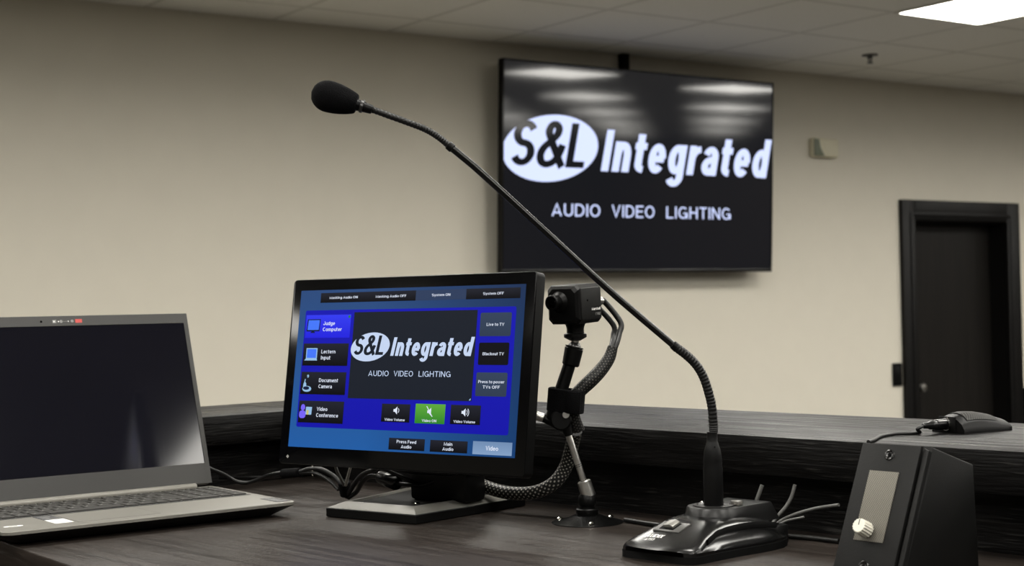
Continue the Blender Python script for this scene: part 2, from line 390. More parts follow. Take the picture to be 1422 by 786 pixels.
    if c == 'X': W = .76; return W, [[(h, 0), (W - h, 1)], [(h, 1), (W - h, 0)]]
    if c == '1': W = .40; return W, [[(W - h, 0), (W - h, 1), (0, .76)]]
    if c == '0': W = .62; return W, [_arc(W / 2, .5, W / 2 - h, .5 - v, 0, 360, 28)]
    if c == '2': W = .62; return W, [_arc(W / 2, .70, W / 2 - h, .30 - v, 170, -30) + [(h, v), (W, v)]]
    if c == '5': W = .62; return W, [[(W * .92, 1 - v), (h * 1.3, 1 - v), (h, .55)] + _arc(W / 2, .32, W / 2 - h, .32 - v, 125, -150)]
    if c == '&':
        p = spline([(x, y, 0) for x, y in ((.84, .0), (.60, .30), (.36, .60), (.25, .78), (.31, .92), (.44, .945), (.55, .86), (.53, .72), (.36, .57), (.16, .42), (.085, .25), (.16, .10), (.34, .055), (.54, .12), (.68, .28), (.76, .50))], 5)
        return .84, [[(q.x, q.y) for q in p]]
    return .30, []
def text_geo(s, bold=(0.16, 0.13)):
    if (s, bold) not in _tc:
        wx, wy = bold; vs, fs, x = [], [], 0.0
        for c in s:
            W, strokes = _glyph(c, wx, wy)
            for st_ in strokes:
                n = len(st_); base = len(vs)
                for i, (px, py) in enumerate(st_):
                    ax, ay = st_[max(i - 1, 0)]; bx, by = st_[min(i + 1, n - 1)]
                    d0 = Vector((px - ax, py - ay)); d1 = Vector((bx - px, by - py))
                    if d0.length < 1e-9: d0 = d1
                    if d1.length < 1e-9: d1 = d0
                    d0.normalize(); d1.normalize(); t = d0 + d1
                    if t.length < 1e-6: t = d1.copy()
                    t.normalize(); nx, ny = -t.y, t.x
                    k = 1 / max(0.55, abs(t.dot(d1)))
                    vs.append((x + px + nx * wx / 2 * k, py + ny * wy / 2 * k)); vs.append((x + px - nx * wx / 2 * k, py - ny * wy / 2 * k))
                for i in range(n - 1):
                    a = base + 2 * i; fs.append([a, a + 1, a + 3, a + 2])
            x += W + ((0.115 if wx > 0.14 else 0.17) if c != ' ' else 0.0)
        _tc[(s, bold)] = (vs, fs)
    return _tc[(s, bold)]
def cap_h(): return 1.0
def letters(mb, s, m, x0, x1, base, cap, M, shear=0.0, bold=(0.17, 0.14), align=None):
    """text between x0 and x1 on the local xz plane (facing -y); M places it"""
    vs, fs = text_geo(s, bold)
    lo = min(v[0] for v in vs); hi = max(v[0] for v in vs)
    k = cap / cap_h()
    if align is not None:                       # natural width, centred / left on x0
        kx = k * (align[1] if isinstance(align, tuple) else 1.0); a = align[0] if isinstance(align, tuple) else align
        w = (hi - lo) * kx
        x0 = x0 - w * a
    else:
        kx = (x1 - x0 - shear * cap) / (hi - lo)
    out = [(x0 + (v[0] - lo) * kx + shear * v[1] * k, 0, base + v[1] * k) for v in vs]
    mb.add(out, fs, m, M)
def rrect(x0, x1, z0, z1, r=0.0, n=4):
    if r <= 0: return [(x0, 0, z0), (x1, 0, z0), (x1, 0, z1), (x0, 0, z1)]
    p = []
    for cx, cz, a0 in ((x1 - r, z0 + r, -90), (x1 - r, z1 - r, 0), (x0 + r, z1 - r, 90), (x0 + r, z0 + r, 180)):
        for k in range(n + 1):
            a = R_(a0 + 90 * k / n); p.append((cx + r * math.cos(a), 0, cz + r * math.sin(a)))
    return p
def disc(cx, cz, rx, rz, n=48, shear=0.0):
    return [(cx + rx * math.cos(2 * math.pi * k / n) + shear * rz * math.sin(2 * math.pi * k / n), 0, cz + rz * math.sin(2 * math.pi * k / n)) for k in range(n)]
def Ty(y, x=0, z=0): return Matrix.Translation((x, y, z))

# ================================================================== ROOM
S_BG = 1.172
WYAW = R_(34.85)
DW = Vector((math.cos(WYAW), math.sin(WYAW), 0)); NW = Vector((math.sin(WYAW), -math.cos(WYAW), 0))
TVC = Vector((0.5645, 6.2687, 0.5457)) * S_BG
WO = (Vector((0.5645, 6.2687, 0)) - NW * 0.12) * S_BG; WO.z = 0     # wall origin, lens height
CEIL = 1.2306
U0, U1, V1 = -9.0, 7.0, 9.6
def room_pt(u, v, z): return WO + DW * u + NW * v + Vector((0, 0, z))
def struct(mb, name, label, cat, **k):
    o = mb.build(name, **k); o.location = (WO.x, WO.y, Z0); o.rotation_euler = (0, 0, WYAW)
    return tag(o, label, cat, kind='structure')
DU0, DU1, DTOP = 2.076, 2.925, 0.455        # door opening
b = MB()
b.box(U0, DU0, 0, 0.16, -Z0, CEIL, M_wall); b.box(DU1, U1, 0, 0.16, -Z0, CEIL, M_wall); b.box(DU0, DU1, 0, 0.16, DTOP, CEIL, M_wall)
struct(b, 'wall_back', 'beige painted wall carrying the wall television', 'wall', smooth=0)
b = MB(); b.box(U0, U1, -V1 - 0.16, -V1, -Z0, CEIL, M_panel)  # out of view; dark panelling added to cut veil on camera-facing surfaces
struct(b, 'wall_front', 'unseen wall opposite the television wall, given dark wood panelling to dim reflections', 'wall', smooth=0)
b = MB(); b.box(U0 - 0.16, U0, -V1, 0.16, -Z0, CEIL, M_wall)
struct(b, 'wall_left', 'beige painted side wall nearest the laptop end', 'wall', smooth=0)
b = MB(); b.box(U1, U1 + 0.16, -V1, 0.16, -Z0, CEIL, M_panel)  # out of view; dark panelling added so the television mirrors no pale wall
struct(b, 'wall_right', 'unseen side wall beyond the dark door, given dark wood panelling to dim television reflections', 'wall', smooth=0)
b = MB(); b.box(U0 - 0.16, U1 + 0.16, -V1 - 0.16, 0.16, -Z0 - 0.1, -Z0, M_floor)
struct(b, 'floor', 'charcoal carpeted courtroom floor', 'floor', smooth=0)
TILE = 0.56
M_ceil = ceiling_mat(TILE, 0.33, -1.42)
b = MB(); b.box(U0 - 0.16, U1 + 0.16, -V1 - 0.16, 0.16, CEIL, CEIL + 0.1, M_ceil)
struct(b, 'ceiling', 'suspended ceiling of pale square tiles', 'ceiling', smooth=0)
b = MB(); b.box(U0, DU0 - 0.1, -0.015, 0, -Z0, -Z0 + 0.1, M_casing, bevel=0.003); b.box(DU1 + 0.11, U1, -0.015, 0, -Z0, -Z0 + 0.1, M_casing, bevel=0.003)
struct(b, 'baseboard_back', 'dark baseboard along the television wall', 'baseboard')

# door
door = thing('door_1', 'dark espresso door in a dark casing beyond the television', 'door', room_pt(0, 0, 0), WYAW, kind='structure')
b = MB(); b.box(DU0 + 0.02, DU1 - 0.02, 0.10, 0.145, -Z0 + 0.005, DTOP - 0.02, M_dark_door)
b.build('door_panel', door)
b = MB()
b.box(DU0 - 0.10, DU0 + 0.012, -0.03, 0, -Z0, DTOP + 0.106, M_casing, bevel=0.006)
b.box(DU1 - 0.012, DU1 + 0.108, -0.03, 0, -Z0, DTOP + 0.106, M_casing, bevel=0.006)
b.box(DU0 + 0.012, DU1 - 0.012, -0.03, 0, DTOP - 0.012, DTOP + 0.106, M_casing, bevel=0.006)
b.box(DU0 - 0.035, DU0 - 0.012, -0.036, -0.03, -Z0, DTOP + 0.035, M_casing, bevel=0.002)
b.box(DU1 + 0.012, DU1 + 0.035, -0.036, -0.03, -Z0, DTOP + 0.035, M_casing, bevel=0.002)
b.box(DU0 - 0.012, DU1 + 0.012, -0.036, -0.03, DTOP + 0.012, DTOP + 0.035, M_casing, bevel=0.002)
b.build('door_casing', door)
b = MB()
b.box(DU0, DU0 + 0.018, 0, 0.15, -Z0, DTOP, M_casing); b.box(DU1 - 0.018, DU1, 0, 0.15, -Z0, DTOP, M_casing); b.box(DU0 + 0.018, DU1 - 0.018, 0, 0.15, DTOP - 0.018, DTOP, M_casing)
b.build('door_jamb', door)
b = MB(); Mk = Matrix.Translation((DU0 + 0.125, 0.10, -0.52)) @ Matrix.Rotation(R_(90), 4, 'X')
b.lathe([(0.03, 0), (0.03, 0.006), (0.012, 0.012), (0.012, 0.035), (0.024, 0.042), (0.028, 0.055), (0.022, 0.068), (0.005, 0.072)], M_steel, Mk)
b.build('door_knob', door)

# wall plate beside the door, wall sensor, sprinkler, ceiling light
t = thing('card_reader', 'dark rectangular plate on the wall just left of the door casing', 'wall plate', room_pt(1.925, 0, -0.43), WYAW)
b = MB(); b.box(-0.036, 0.036, -0.016, 0, -0.065, 0.065, M_matte, bevel=0.006); b.build('housing', t)
b = MB(); b.box(-0.02, 0.02, -0.019, -0.016, -0.04, 0.04, M_plastic, bevel=0.002); b.build('face_plate', t)

t = thing('wall_sensor', 'small beige sensor box high on the wall between television and door', 'sensor', room_pt(1.365, 0, 0.826), WYAW)
b = MB(); b.box(-0.098, 0.098, -0.04, 0, -0.052, 0.052, M_sensor, bevel=0.012); b.build('housing', t)
b = MB(); b.prism([(-0.095, -0.045), (-0.02, -0.045), (-0.055, 0.0), (-0.06, 0.045), (-0.095, 0.045)], 0, 0.006, M_sensor_dark, Matrix.Translation((0, -0.04, 0)) @ Matrix.Rotation(R_(90), 4, 'X'), bevel=0.002); b.build('sensor_window', t)

t = thing('sprinkler_head', 'small dark sprinkler head hanging from the ceiling tiles', 'sprinkler', room_pt(1.107, 0.591, CEIL), WYAW)
b = MB(); b.lathe([(0.04, 0), (0.04, -0.006), (0.014, -0.008), (0.012, -0.018)], M_gunmetal); b.build('escutcheon', t)
b = MB()
for sx in (-1, 1): b.rod((sx * 0.011, 0, -0.017), (sx * 0.007, 0, -0.04), 0.004, M_gunmetal, seg=8)
b.lathe([(0.006, -0.038), (0.017, -0.042), (0.017, -0.044), (0.004, -0.046)], M_gunmetal); b.build('deflector', t)

M_lamp, _nt, _b = new_mat('light_diffuser')
_b.inputs['Base Color'].default_value = (0.8, 0.8, 0.8, 1)
_b.inputs["Emission Color"].default_value = (1.0, 0.97, 0.90, 1); _b.inputs["Emission Strength"].default_value = 10.0
LAMP_W, LAMP_SPREAD = 11.6, 163
def make_light():
    r = thing('ceiling_light', 'square glowing ceiling light panel above and right of the television', 'ceiling light', (0, 0, 0), WYAW)
    h = TILE / 2
    f = MB()
    for (x0, x1, y0, y1) in ((-h, h, -h, -h + 0.015), (-h, h, h - 0.015, h), (-h, -h + 0.015, -h + 0.015, h - 0.015), (h - 0.015, h, -h + 0.015, h - 0.015)):
        f.box(x0, x1, y0, y1, -0.008, -0.0005, M_ceil_frame)
    f.build('light_frame', r)
    d = MB(); d.box(-h + 0.015, h - 0.015, -h + 0.015, h - 0.015, -0.006, -0.001, M_lamp); d.build('diffuser', r, smooth=0)
    ld = bpy.data.lights.new('lamp', 'AREA'); ld.shape = 'SQUARE'; ld.size = TILE - 0.04; ld.energy = LAMP_W; ld.spread = R_(LAMP_SPREAD)
    ld.color = (1.0, 0.97, 0.90)
    lo = bpy.data.objects.new('lamp', ld); COL.objects.link(lo); lo.parent = r; lo.location = (0, 0, -0.009)
    return r
light0 = make_light()
def dup(root, label=None, group=None):
    r = root.copy(); COL.objects.link(r)
    if label: r['label'] = label
    if group: r['group'] = group
    for ch in list(root.children):
        c = ch.copy(); COL.objects.link(c); c.parent = r
        for g in list(ch.children):
            d = g.copy(); COL.objects.link(d); d.parent = c
    return r
first = True
for i in range(-5, 5):
    for j in range(0, 5):
        u, v = 0.61 + 1.40 * i, 1.70 + 1.57 * j
        o = light0 if (i == 0 and j == 0) else dup(light0, 'square recessed ceiling light panel further off in the room, beyond the edges of the picture', 'ceiling lights beyond the picture')
        p = room_pt(u, v, CEIL); o.location = (p.x, p.y, p.z + Z0)

# ================================================================== LOGO (used on the television and on the monitor)
def logo(scale, ox, oz, m_pale, m_ink, name, parent, rot=None, loc=None, step=0.0003):
    """oval with dark initials, bold italic word, and a tag line; millimetres in the drawing"""
    k = scale / 1000
    b = MB()
    cx, cz = ox + -50.7 * k, oz + 26.2 * k
    b.add(disc(cx, cz, 30.2 * k, 17.4 * k, shear=0.28), [list(range(48))], m_pale, Ty(-step))
    letters(b, 'S&L', m_ink, ox - 77.5 * k, ox - 25.2 * k, oz + 16.6 * k, 23.2 * k, Ty(-step * 2), shear=0.20, bold=(0.245, 0.15))
    letters(b, 'Integrated', m_pale, ox - 18.2 * k, ox + 106.2 * k, oz + 15.6 * k, 22.0 * k, Ty(-step), shear=0.20, bold=(0.255, 0.165))
    for w, x0, x1 in (('AUDIO', -50.1, -18.4), ('VIDEO', -10.6, 18.9), ('LIGHTING', 27.4, 74.8)):
        letters(b, w, m_pale, ox + x0 * k, ox + x1 * k, oz - 8.6 * k, 6.5 * k, Ty(-step), bold=(0.125, 0.115))
    return b.build(name, parent, smooth=0, rot=rot, loc=loc, normals=False)

# ================================================================== TELEVISION
tv = thing('wall_television', 'large black wall television showing a white logo on black', 'television', TVC, WYAW)
tilt = (R_(2.7), 0, 0)
TW, TH = 1.700, 0.977
b = MB()
b.box(-TW / 2, TW / 2, 0.0, 0.035, -TH / 2, TH / 2, M_plastic, bevel=0.004)
b.box(-TW / 2 + 0.25, TW / 2 - 0.25, 0.035, 0.065, -TH / 2 + 0.12, TH / 2 - 0.25, M_plastic, bevel=0.01)
b.build('rear_shell', tv, rot=tilt)
b = MB(); B = 0.009
for (x0, x1, z0, z1) in ((-TW / 2, TW / 2, TH / 2 - B, TH / 2), (-TW / 2, TW / 2, -TH / 2, -TH / 2 + 0.016), (-TW / 2, -TW / 2 + B, -TH / 2 + 0.016, TH / 2 - B), (TW / 2 - B, TW / 2, -TH / 2 + 0.016, TH / 2 - B)):
    b.box(x0, x1, -0.006, 0.0, z0, z1, M_satin, bevel=0.002)
b.build('bezel', tv, rot=tilt)
M_tvscreen = glow('television_panel', (23, 24, 28), 1.0, rough=0.07, spec=0.95)
M_tvink = glow('television_ink', (23, 24, 28), 1.0, rough=0.07, spec=0.95)
M_tvpale = glow('television_pale', (205, 216, 255), 1.25, rough=0.3)
b = MB(); b.box(-TW / 2 + B, TW / 2 - B, -0.003, 0.0, -TH / 2 + 0.016, TH / 2 - B, M_tvscreen)
scr = b.build('screen', tv, smooth=0, rot=tilt)
logo(9.02, -0.117, -0.146, M_tvpale, M_tvink, 'logo_graphic', scr, step=0.0008, loc=(0, -0.0032, 0))
b = MB()
b.box(-0.22, 0.22, 0.125, 0.1405, -0.2, 0.2, M_matte, bevel=0.004)
for sx in (-0.16, 0.16):
    b.box(sx - 0.02, sx + 0.02, 0.066, 0.126, -0.16, 0.12, M_matte, bevel=0.004)
b.box(-0.046, -0.003, 0.10, 0.1405, -0.2, CEIL - TVC.z - 0.001, M_matte, bevel=0.004)
b.build('wall_mount', tv)

# ================================================================== JUDGE'S BENCH
CX_, CY_ = -0.31, 2.255
bench_r = thing('bench_ledge', 'dark wood bench front with raised ledge running behind the microphone', 'bench', (0.1, 1.6, -Z0))
bench_l = thing('bench_ledge', 'dark wood bench side with raised ledge running behind the laptop', 'bench', (0.1, 1.6, -Z0))
desk_t = thing('desk', 'dark brown wood desk carrying laptop, monitor and microphone', 'desk', (0.1, 1.6, -Z0))
BR, BL = R_(-46.4), R_(43.6)
def bpart(mb, name, yaw, root=None, **k):
    o = mb.build(name, root or (bench_r if yaw == BR else bench_l), **k)
    o.location = (CX_ - 0.1, CY_ - 1.6, Z0); o.rotation_euler = (0, 0, yaw); return o
RL, LL = 1.75, 1.3
b = MB(); b.box(-0.212, RL, 0, 0.297, LEDGE - 0.042, LEDGE, M_ledge, bevel=0.0012); bpart(b, 'ledge_top', BR)
b = MB(); b.box(-LL, -0.0005, 0, 0.212, LEDGE - 0.042, LEDGE, M_ledge, bevel=0.0012); bpart(b, 'ledge_top', BL)
b = MB(); b.box(-0.0335, RL - 0.03, 0.034, 0.06, -Z0, LEDGE - 0.042, M_ledge); b.box(-0.17, RL - 0.03, 0.24, 0.262, -Z0, LEDGE - 0.042, M_ledge); bpart(b, 'riser_panel', BR)
b = MB(); b.box(-LL + 0.03, 0.0335, 0.034, 0.06, -Z0, LEDGE - 0.042, M_ledge); b.box(-LL + 0.03, 0.03, 0.155, 0.177, -Z0, LEDGE - 0.042, M_ledge); bpart(b, 'riser_panel', BL)
# desk top, drawn in the right-hand section's frame
def to_r(x, y):
    dx, dy = x - CX_, y - CY_
    return (dx * math.cos(-BR) - dy * math.sin(-BR), dx * math.sin(-BR) + dy * math.cos(-BR))
pA = to_r(-0.735, 1.907); pE = to_r(-0.15, 1.118); 
poly = [(0.034 * 1.0 - 0.0, 0.034), (RL - 0.05, 0.034), (RL - 0.05, -0.669), pE, pA]
poly[0] = (-0.034, 0.034)
b = MB(); b.prism(poly[::-1], DESK - 0.035, DESK, M_desk, bevel=0.0015)
bpart(b, 'desk_top', BR, desk_t)
b = MB(); b.box(0.10, RL - 0.1, -0.5, -0.47, -Z0 + 0.57, DESK - 0.035, M_ledge); bpart(b, 'support_panel', BR, desk_t)
b = MB(); b.prism([(-1.35, -0.02), (-0.06, -0.02), (0.02, 0.02), (1.75, 0.02), (1.75, -2.6), (-1.35, -2.6)][::-1], -Z0, -Z0 + 0.57, M_floor)
o = b.build('dais', smooth=0); o.location = (CX_, CY_, Z0); o.rotation_euler = (0, 0, BR)
tag(o, 'carpeted raised platform under the judge bench', 'platform', kind='structure')

# low dark rail at the far right beyond the door
t = thing('low_partition', 'low dark wooden partition at the right of the door', 'partition', room_pt(3.066, 0.0, -Z0), WYAW)
b = MB(); b.box(-0.02, 1.4, -0.05, -0.016, 0, 0.985, M_casing, bevel=0.003); b.build('panel', t)
b = MB(); b.box(-0.022, 1.4, -0.06, -0.005, 0.985, 1.01, M_casing, bevel=0.004); b.build('cap_rail', t)

# ================================================================== LAPTOP
LY = 0.6541
Ld = Vector((math.cos(LY), math.sin(LY), 0)); Ln = Vector((math.sin(LY), -math.cos(LY), 0))
Lrear = Vector((-0.2677, 1.8548, 0)) - Ln * 0.235 - Ld * 0.18
lap = thing('laptop', 'open grey laptop with dark screen on the desk end', 'laptop', (Lrear.x, Lrear.y, DESK), LY)
BH = 0.0178
# base: deck plate with tapering underside (x across, y back)
b = MB()
def lap_outline(ins, r=0.012, n=5, rear=0.0):
    x0, x1, y0, y1 = -0.18 + ins, 0.18 - ins, -0.235 + ins * 1.1, 0.0 - rear
    p = []
    for cx, cy, a0, rr in ((x1 - r, y0 + r, -90, r), (x1 - 0.004, y1 - 0.004, 0, 0.004), (x0 + 0.004, y1 - 0.004, 90, 0.004), (x0 + r, y0 + r, 180, r)):
        for k in range(n + 1):
            a = R_(a0 + 90 * k / n); p.append((cx + rr * math.cos(a), cy + rr * math.sin(a)))
    return p
rows = []
for ins, z in ((0.022, 0.0018), (0.018, 0.0020), (0.0012, 0.0128), (0.0, 0.0140)):
    rows.append([(x, y, z) for x, y in lap_outline(ins)])
b.grid(rows, M_lapunder, closed=True)
for sx in (-0.13, 0.13):
    for sy in (-0.19, -0.04): b.box(sx - 0.02, sx + 0.02, sy - 0.004, sy + 0.004, 0, 0.002, M_rubber)
b.build('bottom_shell', lap)
b = MB()
rows = [[(x, y, z) for x, y in lap_outline(ins)] for ins, z in ((0.0, 0.0140), (0.0, BH - 0.0006), (0.0006, BH))]
b.grid(rows, M_laptop, closed=True)
b.build('deck', lap)
kb = MB(); kb.box(-0.171, 0.171, -0.131, -0.022, BH, BH + 0.0003, M_keygap); kb = kb.build('keyboard', lap, smooth=0)
_keys = {}
def key(x, y, w, d):
    ky = (round(w, 4), round(d, 4))
    if ky not in _keys:
        kbm = MB(); kbm.box(-w / 2, w / 2, -d / 2, d / 2, 0, 0.0016, M_key, bevel=0.0008, seg=1)
        kbm.box(-w * 0.22, -w * 0.22 + 0.0022, d * 0.02, d * 0.02 + 0.0026, 0.0016, 0.00165, M_greyprint)
        _keys[ky] = kbm.build('key', kb); o = _keys[ky]
    else:
        o = _keys[ky].copy(); COL.objects.link(o); o.parent = kb
    o.location = (x, y, BH + 0.0003)
U_ = 0.0183; G = 0.0022
ys = [-0.0275, -0.0425, -0.0605, -0.0785, -0.0965, -0.1155]
def row(y, d, widths, x=-0.1695):
    for w in widths:
        if w > 0: key(x + w * U_ / 2, y, w * U_ - G, d)
        x += abs(w) * U_
row(ys[0], 0.0085, [1.0] + [0.9] * 19 + [0.42])
row(ys[1], 0.0155, [0.85] + [1] * 12 + [1.65, 1, 1, 1, 1.02])
row(ys[2], 0.0155, [1.4] + [1] * 12 + [1.1, 1, 1, 1, 1.02])
row(ys[3], 0.0155, [1.7] + [1] * 11 + [1.8, 1, 1, 1, 1.02])
row(ys[4], 0.0155, [2.2] + [1] * 10 + [2.3, 1, 1, 1, 1.02])
row(ys[5], 0.0180, [1.3, 1, 1, 1.1, 5.2, 1, 1.2, 0.9, 0.9, 0.9, 2, 1, 1.02])
b = MB()
b.box(-0.087, 0.0105, -0.2125, -0.134, BH - 0.0005, BH + 0.0002, M_laptop, bevel=0.0001)
for (x0, x1, y0, y1) in ((-0.0876, -0.087, -0.2130, -0.1334), (0.0105, 0.0111, -0.2130, -0.1334), (-0.087, 0.0105, -0.1340, -0.1334), (-0.087, 0.0105, -0.2130, -0.2124)):
    b.box(x0, x1, y0, y1, BH - 0.0004, BH + 0.0001, M_keygap)
b.build('trackpad', lap, smooth=0)
b = MB(); Mz = Matrix.Translation((0, 0, BH + 0.0004)) @ Matrix.Rotation(R_(-90), 4, 'X')
b.box(-0.112, -0.091, -0.172, -0.1335, BH, BH + 0.0003, M_dimprint); b.box(-0.112, -0.091, -0.206, -0.172, BH, BH + 0.0003, M_white)
for k in range(4): b.box(-0.109 + 0.001 * (k % 2), -0.094 - 0.003 * (k % 3), -0.139 - k * 0.008, -0.141 - k * 0.008, BH + 0.0003, BH + 0.0004, M_greyprint)
o = b.build('spec_sticker', lap, smooth=0); o['label'] = 'grey and white sticker beside the trackpad'
b = MB(); b.add([(x, -z, BH + 0.0002) for x, _, z in disc(-0.155, 0.192, 0.011, 0.0058)], [list(range(48))], M_white)
b.box(-0.160, -0.150, -0.1945, -0.1895, BH + 0.0002, BH + 0.0004, M_greyprint)
o = b.build('oval_sticker', lap, smooth=0, normals=False); o['label'] = 'small pale oval sticker at the front corner'
b = MB(); b.box(0.158, 0.1765, -0.224, -0.180, BH, BH + 0.0003, M_dimprint)
for k in range(5): b.box(0.161, 0.174 - 0.002 * (k % 2), -0.187 - k * 0.007, -0.189 - k * 0.007, BH + 0.0003, BH + 0.0004, M_greyprint)
o = b.build('badge_sticker', lap, smooth=0); o['label'] = 'dark sticker at the right front corner of the deck'
# hinge bar
b = MB(); b.rod((-0.155, -0.006, BH + 0.001), (0.155, -0.006, BH + 0.001), 0.0052, M_laptop); b.build('hinge', lap)
# lid
LT = R_(-17.17)
lidM = (LT, 0, 0); lidL = (0, -0.004, BH + 0.001)
b = MB()
def lid_poly(x0, x1, z0, z1, r):
    return [(p[0], p[2]) for p in rrect(x0, x1, z0, z1, r)]
Mf = Matrix.Rotation(R_(90), 4, 'X')                 # xy of the drawing to xz, extruded towards -y
b.prism(lid_poly(-0.18, 0.18, 0.003, 0.2425, 0.006), -0.0065, -0.001, M_laptop, Mf, bevel=0.001)
b.build('lid_back', lap, loc=lidL, rot=lidM)
b = MB()
SX0, SX1, SZ0, SZ1 = -0.1735, 0.1735, 0.031, 0.2285
for (x0, x1, z0, z1) in ((-0.1795, 0.1795, SZ1, 0.242), (-0.1795, 0.1795, 0.0035, SZ0), (-0.1795, SX0, SZ0, SZ1), (SX1, 0.1795, SZ0, SZ1)):
    b.box(x0, x1, -0.0012, 0.001, z0, z1, M_lapdark)
b.build('screen_bezel', lap, loc=lidL, rot=lidM, smooth=0)
b = MB(); b.box(SX0, SX1, -0.0002, 0.001, SZ0, SZ1, M_lcd)
b.build('screen', lap, loc=lidL, rot=lidM, smooth=0)
b = MB(); Ml = Ty(-0.0014)
b.poly(disc(-0.0258, 0.2348, 0.0014, 0.0014, 20), M_gloss, Ml)
b.build('webcam', lap, loc=lidL, rot=lidM, smooth=0, normals=False)
b = MB()
b.poly(rrect(-0.0108, -0.0056, 0.2324, 0.2367), M_greyprint, Ml); b.poly(rrect(-0.0098, -0.0078, 0.2334, 0.2357), M_white, Ty(-0.0015)); b.poly(disc(-0.0028, 0.2345, 0.0009, 0.0009, 12), M_white, Ml)
b.poly(disc(0.0008, 0.2345, 0.0021, 0.0021, 20), M_greyprint, Ml); b.poly(rrect(0.0032, 0.0088, 0.2342, 0.2347), M_greyprint, Ml)
b.poly(disc(0.0105, 0.2345, 0.0009, 0.0009, 12), M_white, Ml); b.poly(disc(0.0157, 0.2347, 0.0022, 0.0020, 20), M_greyprint, Ml)
b.poly(rrect(0.0200, 0.0291, 0.2322, 0.2373), M_red, Ml)
o = b.build('bezel_sticker', lap, loc=lidL, rot=lidM, smooth=0, normals=False); o['label'] = 'strip of tiny pale symbols with a red end'

# ================================================================== TOUCH MONITOR
MY = R_(-35.98)
MC = Vector((-0.1317, 1.7774, -0.0712))
mon = thing('touch_monitor', 'black touchscreen monitor showing a blue control panel', 'monitor', (MC.x, MC.y, DESK), MY)
hl = (0, 0, MC.z - DESK); hr = (R_(-8.49), 0, 0)
Mf = Matrix.Rotation(R_(90), 4, 'X')
b = MB()
b.prism(lid_poly(-0.187, 0.1865, -0.118, 0.111, 0.0055), -0.0155, -0.0005, M_plastic, Mf, bevel=0.001)
b.box(-0.15, 0.15, 0.0155, 0.036, -0.09, 0.085, M_plastic, bevel=0.008)
b.build('rear_housing', mon, loc=hl, rot=hr)
b = MB()
AX, AZ0, AZ1 = 0.1722, -0.0968, 0.0968
out = [(p[0], p[2]) for p in rrect(-0.1865, 0.186, -0.1175, 0.1105, 0.005)]
b.prism(out, -0.001, 0.0002, M_gloss, Mf, bevel=0.0005)
b.poly([(-0.172, 0, -0.1115), (-0.1695, 0, -0.109), (-0.172, 0, -0.1065), (-0.1745, 0, -0.109)], M_greyprint, Ty(-0.0004))
b.build('front_glass', mon, loc=hl, rot=hr)
M_uibg = glow('panel_background', (44, 74, 122), 1.0, (34, 92, 162))
M_uiblue = glow('panel_blue', (24, 25, 176), 1.0, (20, 20, 168))
M_uiblack = glow('button_black', (34, 36, 46), 1.0, (8, 8, 13))
M_uiflat = glow('button_flat_black', (15, 15, 21))
M_uigrey = glow('button_grey', (54, 68, 90), 1.0, (48, 60, 80))
M_uibar = glow('button_bar_grey', (47, 62, 92))
M_uijudge = glow('button_blue', (52, 60, 240), 1.0, (34, 34, 222))
M_uigreen = glow('button_green', (96, 170, 62), 1.0, (44, 130, 40))
M_uivideo = glow('button_pale_blue', (112, 140, 178), 1.0, (132, 160, 196))
M_uipanel = glow('panel_dark', (28, 33, 43))
M_uitext = glow('panel_text', (225, 232, 248))
M_uilogo = glow('panel_logo', (198, 214, 242))
M_iconblue = glow('icon_blue', (70, 120, 250)); M_iconpale = glow('icon_pale', (150, 190, 225)); M_iconviolet = glow('icon_violet', (120, 100, 245)); M_icondark = glow('icon_dark', (20, 30, 60)); M_icongold = glow('icon_gold', (200, 190, 110)); M_dotgreen = glow('icon_green', (40, 130, 50))
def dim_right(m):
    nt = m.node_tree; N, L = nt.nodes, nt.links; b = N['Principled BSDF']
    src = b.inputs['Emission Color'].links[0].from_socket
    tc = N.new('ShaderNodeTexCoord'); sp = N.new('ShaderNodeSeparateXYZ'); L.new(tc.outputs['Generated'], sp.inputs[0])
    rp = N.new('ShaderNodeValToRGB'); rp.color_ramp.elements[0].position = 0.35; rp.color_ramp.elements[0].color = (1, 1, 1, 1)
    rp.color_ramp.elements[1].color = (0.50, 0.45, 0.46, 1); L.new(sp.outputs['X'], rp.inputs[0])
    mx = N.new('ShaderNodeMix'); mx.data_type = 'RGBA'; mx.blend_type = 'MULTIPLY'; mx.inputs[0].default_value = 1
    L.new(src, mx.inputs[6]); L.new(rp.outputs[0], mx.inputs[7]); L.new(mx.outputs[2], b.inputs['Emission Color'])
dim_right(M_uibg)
mm = 0.001
b = MB(); b.box(-AX, AX, -0.0006, -0.0002, AZ0, AZ1, M_uibg)
screen = b.build('screen', mon, loc=hl, rot=hr, smooth=0)
L1, L2, L3, L4 = -0.0008, -0.0010, -0.0012, -0.0014
b = MB(); b.poly(rrect(-161.4 * mm, 161.4 * mm, -72.3 * mm, 71.7 * mm, 2.5 * mm), M_uiblue, Ty(L1)); b.build('blue_panel', screen, smooth=0, normals=False)
b = MB(); b.poly(rrect(-80.3 * mm, 107.3 * mm, -35.7 * mm, 68.5 * mm), M_uipanel, Ty(L2))
b.poly([(103.5 * mm, 0, -34.7 * mm), (106 * mm, 0, -32.2 * mm), (106 * mm, 0, -34.7 * mm)], M_iconpale, Ty(L3)); b.build('preview_window', screen, smooth=0, normals=False)
logo(1.0, 0, 0, M_uilogo, M_uipanel, 'logo_graphic', screen, loc=(0, L3 + 0.0002, 0), step=0.0002)
